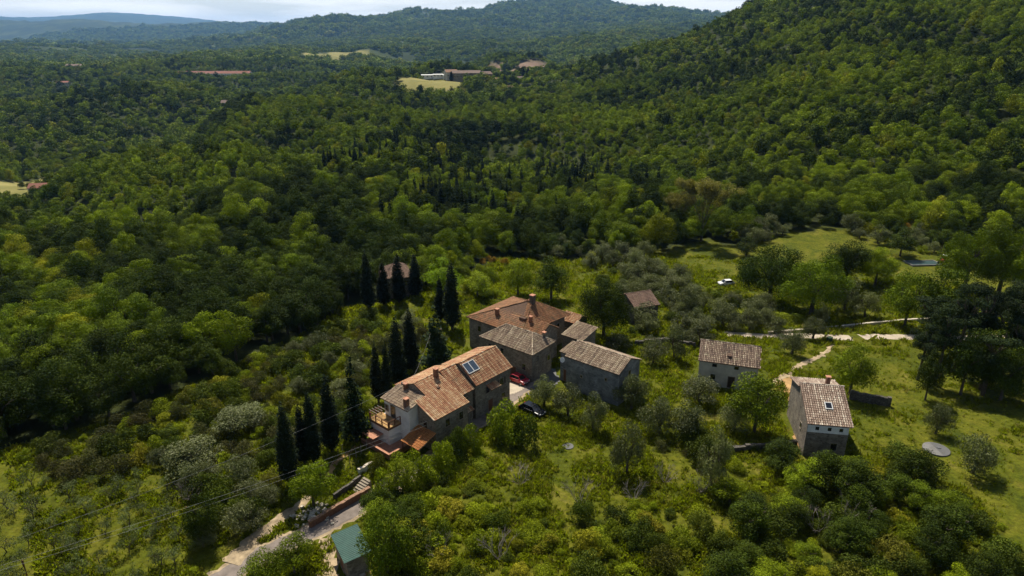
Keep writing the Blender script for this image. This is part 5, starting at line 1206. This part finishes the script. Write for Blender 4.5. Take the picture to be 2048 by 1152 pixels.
# small tractor
p = ground_at(1885, 527); o = empty('tractor', p, math.radians(40)); tag(o, 'dark red tractor with a pale cab roof standing by the swimming pool', 'tractor')
MB().box(-1.5, -.35, .7, -.1, .35, 1.3).build('bonnet', M['red_paint'], o, bevel=.06); MB().box(-.1, -.6, .8, 1.1, .6, 1.3).build('cab_base', M['red_paint'], o, bevel=.05)
MB().prism([(0, -.5), (1.0, -.5), (1.0, .5), (0, .5)], 1.301, 2.1).build('cab_glass', M['glass'], o); MB().box(-.15, -.65, 2.101, 1.15, .65, 2.22).build('cab_roof', M['white_frame'], o, bevel=.04)
for x, y, r in ((-1.1, -.62, .42), (-1.1, .62, .42), (.7, -.75, .72), (.7, .75, .72)):
    wh = MB().tube((x, y-.16, r), (x, y+.16, r), r, n=16).build('wheel', M['rubber'], o); MB().tube((x, y-.18, r), (x, y+.18, r), r*.45, n=10).build('rim', M['rim'], wh)
MB().tube((-.9, .2, 1.3), (-.9, .2, 2.0), .05).build('exhaust_pipe', M['cable'], o)
# pool
p = ground_at(1846, 527); o = empty('swimming_pool', p, math.radians(4)); tag(o, 'narrow dull teal swimming pool with a pale rim beside the red tractor', 'pool')
mb = MB(); mb.box(-4.2, -2.0, -.2, 4.2, -1.7, .3).box(-4.2, 1.7, -.2, 4.2, 2.0, .3).box(-4.2, -1.7, -.2, -3.9, 1.7, .3).box(3.9, -1.7, -.2, 4.2, 1.7, .3)
mb.build('pool_rim', M['concrete'], o, bevel=.03); MB().box(-3.9, -1.7, -.2, 3.9, 1.7, .16).build('pool_water', M['water'], o)
# cistern lid
p = ground_at(1872, 900); o = empty('cistern_lid', p); tag(o, 'round grey concrete disc lying in the right hand meadow', 'cistern')
def disc(r, z0, z1, a0, a1, n=18): return MB().prism([(0, 0)]+[(r*math.cos(a0+(a1-a0)*k/n), r*math.sin(a0+(a1-a0)*k/n)) for k in range(n+1)], z0, z1)
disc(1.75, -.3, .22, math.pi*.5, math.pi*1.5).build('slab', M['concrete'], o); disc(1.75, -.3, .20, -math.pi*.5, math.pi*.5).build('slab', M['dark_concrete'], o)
MB().tube((0.5, .3, .19), (.5, .3, .28), .3, n=12).build('hatch', M['rim'], o)
p = ground_at(1136, 893); o = disc(.8, -.1, .10, 0, TAU, 20).build('ash_ring', M['dark_concrete']); o.location = p; tag(o, 'small dark round ash patch in the open grass', 'ash patch')
# wheelie bin, posts, table
p = ground_at(1658, 686); o = empty('wheelie_bin', p, .2); tag(o, 'dark green wheelie bin standing on the near edge of the white track', 'bin')
MB().prism([(-.4, -.4), (.4, -.4), (.4, .4), (-.4, .4)], .12, 1.15).build('bin_body', M['bin'], o, bevel=.04); MB().box(-.45, -.48, 1.151, .45, .45, 1.24).build('lid', M['bin'], o, bevel=.03)
for y in (-.35, .35): MB().tube((-.3, y-.04, .12), (-.3, y+.04, .12), .12, n=10).build('wheel', M['rubber'], o)
for u, v, lb in ((1679, 684, 'short grey post right of the green wheelie bin'), (1703, 682, 'short grey post at the gap in the white track')):
    o = MB().tube((0, 0, -.3), (0, 0, .9), .12, .10, n=8).build('bollard', M['concrete']); o.location = ground_at(u, v); tag(o, lb, 'post')
for i, (u, v) in enumerate([(690,945),(700,930),(712,915),(722,905),(733,896),(672,965),(685,905),(742,890)]):
    o = MB().tube((0, 0, -.3), (.05, 0, 1.3), .05, .045, n=6).build('fence_post', M['pale_wood']); o.location = ground_at(u, v)
    tag(o, 'thin grey fence post on the lawn between the cypresses and the terrace', 'fence post', 'fence posts on the lawn')
for u, v, hh, lb in ((378, 1046, 2.4, 'thin wooden pole standing at the right edge of the young olive grove'), (54, 1152, 2.2, 'wooden stake at the bottom left among the young olives')):
    o = MB().tube((0, 0, -.3), (.05, 0, hh), .07, .06, n=6).build('wooden_pole', M['wood']); o.location = ground_at(u, v); tag(o, lb, 'pole')
o = empty('utility_pole', (-13.4, 113.0, ground_z(-13.4, 113))); tag(o, 'wooden utility pole among the cypresses left of the orange roof', 'pole')
MB().tube((0, 0, -.5), (0, 0, 7.0), .14, .10, n=8).build('post', M['wood'], o); MB().box(-.7, -.06, 6.5, .7, .06, 6.62).build('crossarm', M['wood'], o)
for x in (-.6, .6): MB().tube((x, 0, 6.621), (x, 0, 6.78), .05, n=6).build('insulator', M['white_frame'], o)
def cable(p, q, sag, lb, r=.013):
    p, q = Vector(p), Vector(q); mb = MB(); n_ = 14; pr = None
    for k in range(n_+1):
        t_ = k/n_; c_ = p.lerp(q, t_); c_.z -= sag*4*t_*(1-t_)
        if pr is not None: mb.tube(pr, c_, r, n=4)
        pr = c_
    tag(mb.build('power_cable', M['cable']), lb, 'cable')
cable((-11.2, 82.9, 4.8), (-62, 44, 8.0), 1.2, 'upper of the two cables leaving the farmhouse corner to the lower left')
cable((-11.2, 82.9, 4.2), (-62, 44.5, 7.3), 1.3, 'lower of the two cables leaving the farmhouse corner to the lower left')
cable((-14.4, 88.4, 8.2), (-50, 56.5, 7.0), .9, 'cable running from the farmhouse roof across the cypresses to the left')
cable((-14.4, 88.6, 8.3), (-14.0, 113, 6.78), .6, 'cable from the farmhouse roof to the pole by the orange roofed house')
# rock heap and stacked tiles
rs = random.Random(3); mb = MB(); c0 = ground_at(628, 1030)
for k in range(70):
    x, y = rs.gauss(0, 1.3), rs.gauss(0, .9); r = rs.uniform(.12, .34); z = ground_z(c0.x+x, c0.y+y)-c0.z+rs.uniform(0, .35)*max(0, 1-abs(x)/2.2)
    an = rs.uniform(0, 3); pl = [(x+r*math.cos(an+TAU*j/5)*rs.uniform(.7, 1.2), y+r*math.sin(an+TAU*j/5)*rs.uniform(.7, 1.2)) for j in range(5)]; mb.prism(pl, z-.1, [z+r*rs.uniform(.5, 1.1) for _ in pl])
o = mb.build('rock_heap', M['pale_stone']); o.location = c0; tag(o, 'heap of pale broken rocks beside the leafy walnut tree', kind='stuff')
c0 = ground_at(712, 1142); o = empty('tile_stack', c0, math.radians(-58)); tag(o, 'stacks of pale spare roof tiles in front of the green tin shed', 'tile stack')
for i in range(4):
    for j in range(2): MB().box(i*.62, j*.62, -.1, i*.62+.56, j*.62+.54, .45+rs.uniform(-.1, .25)).build('tile_pile', M['terracotta'] if (i+j) % 2 else M['pale_stone'], o)
# yard clutter by the farmhouse road side
for u, v, lb in ((905, 884, 'terracotta pot with a plant at the farmhouse corner by the road'), (975, 838, 'terracotta pot by the farmhouse wall below the awning'), (1000, 806, 'terracotta pot at the far end of the farmhouse wall')):
    p = ground_at(u, v); o = empty('plant_pot', p); tag(o, lb, 'plant pot'); MB().tube((0, 0, 0), (0, 0, .5), .2, .3, n=12).build('pot', M['terracotta'], o)
    c_ = link(bpy.data.objects.new('foliage', PR['shrub'][2][0]), o); c_.location = (0, 0, .45); c_.scale = (.26,)*3
for u, v, w_, h_, lb in ((1552,640,70,20,'bright clipped vine hedge below the dark tree group'), (1590,640,46,16,'second bright hedge end right of the clipped vines'), (1455,636,100,16,'green vine pergola among the olives behind the white cottage')):
    plant_px('shrub', 'hedge', u, v, v-h_, w_, lb, 'hedge', None, 2)
#HAZE
def haze_box(x0, y0, z0, x1, y1, z1, dens):
    m, t, N_, L_, o = new_mat('haze air'); pv = N_('ShaderNodeVolumePrincipled')
    pv.inputs['Color'].default_value = (0.26, 0.54, 1.0, 1); pv.inputs['Density'].default_value = dens; pv.inputs['Anisotropy'].default_value = 0.35
    L_(pv.outputs[0], o.inputs['Volume'])
    tag(MB().box(x0, y0, z0, x1, y1, z1).build('haze', m), kind='stuff')
zmin = min(v[2] for v in V); zmax = max(v[2] for v in V)
haze_box(-25000, -25000, zmin-1, 25000, 25000, max(zmax, CAMH)+30, 4.2e-5)
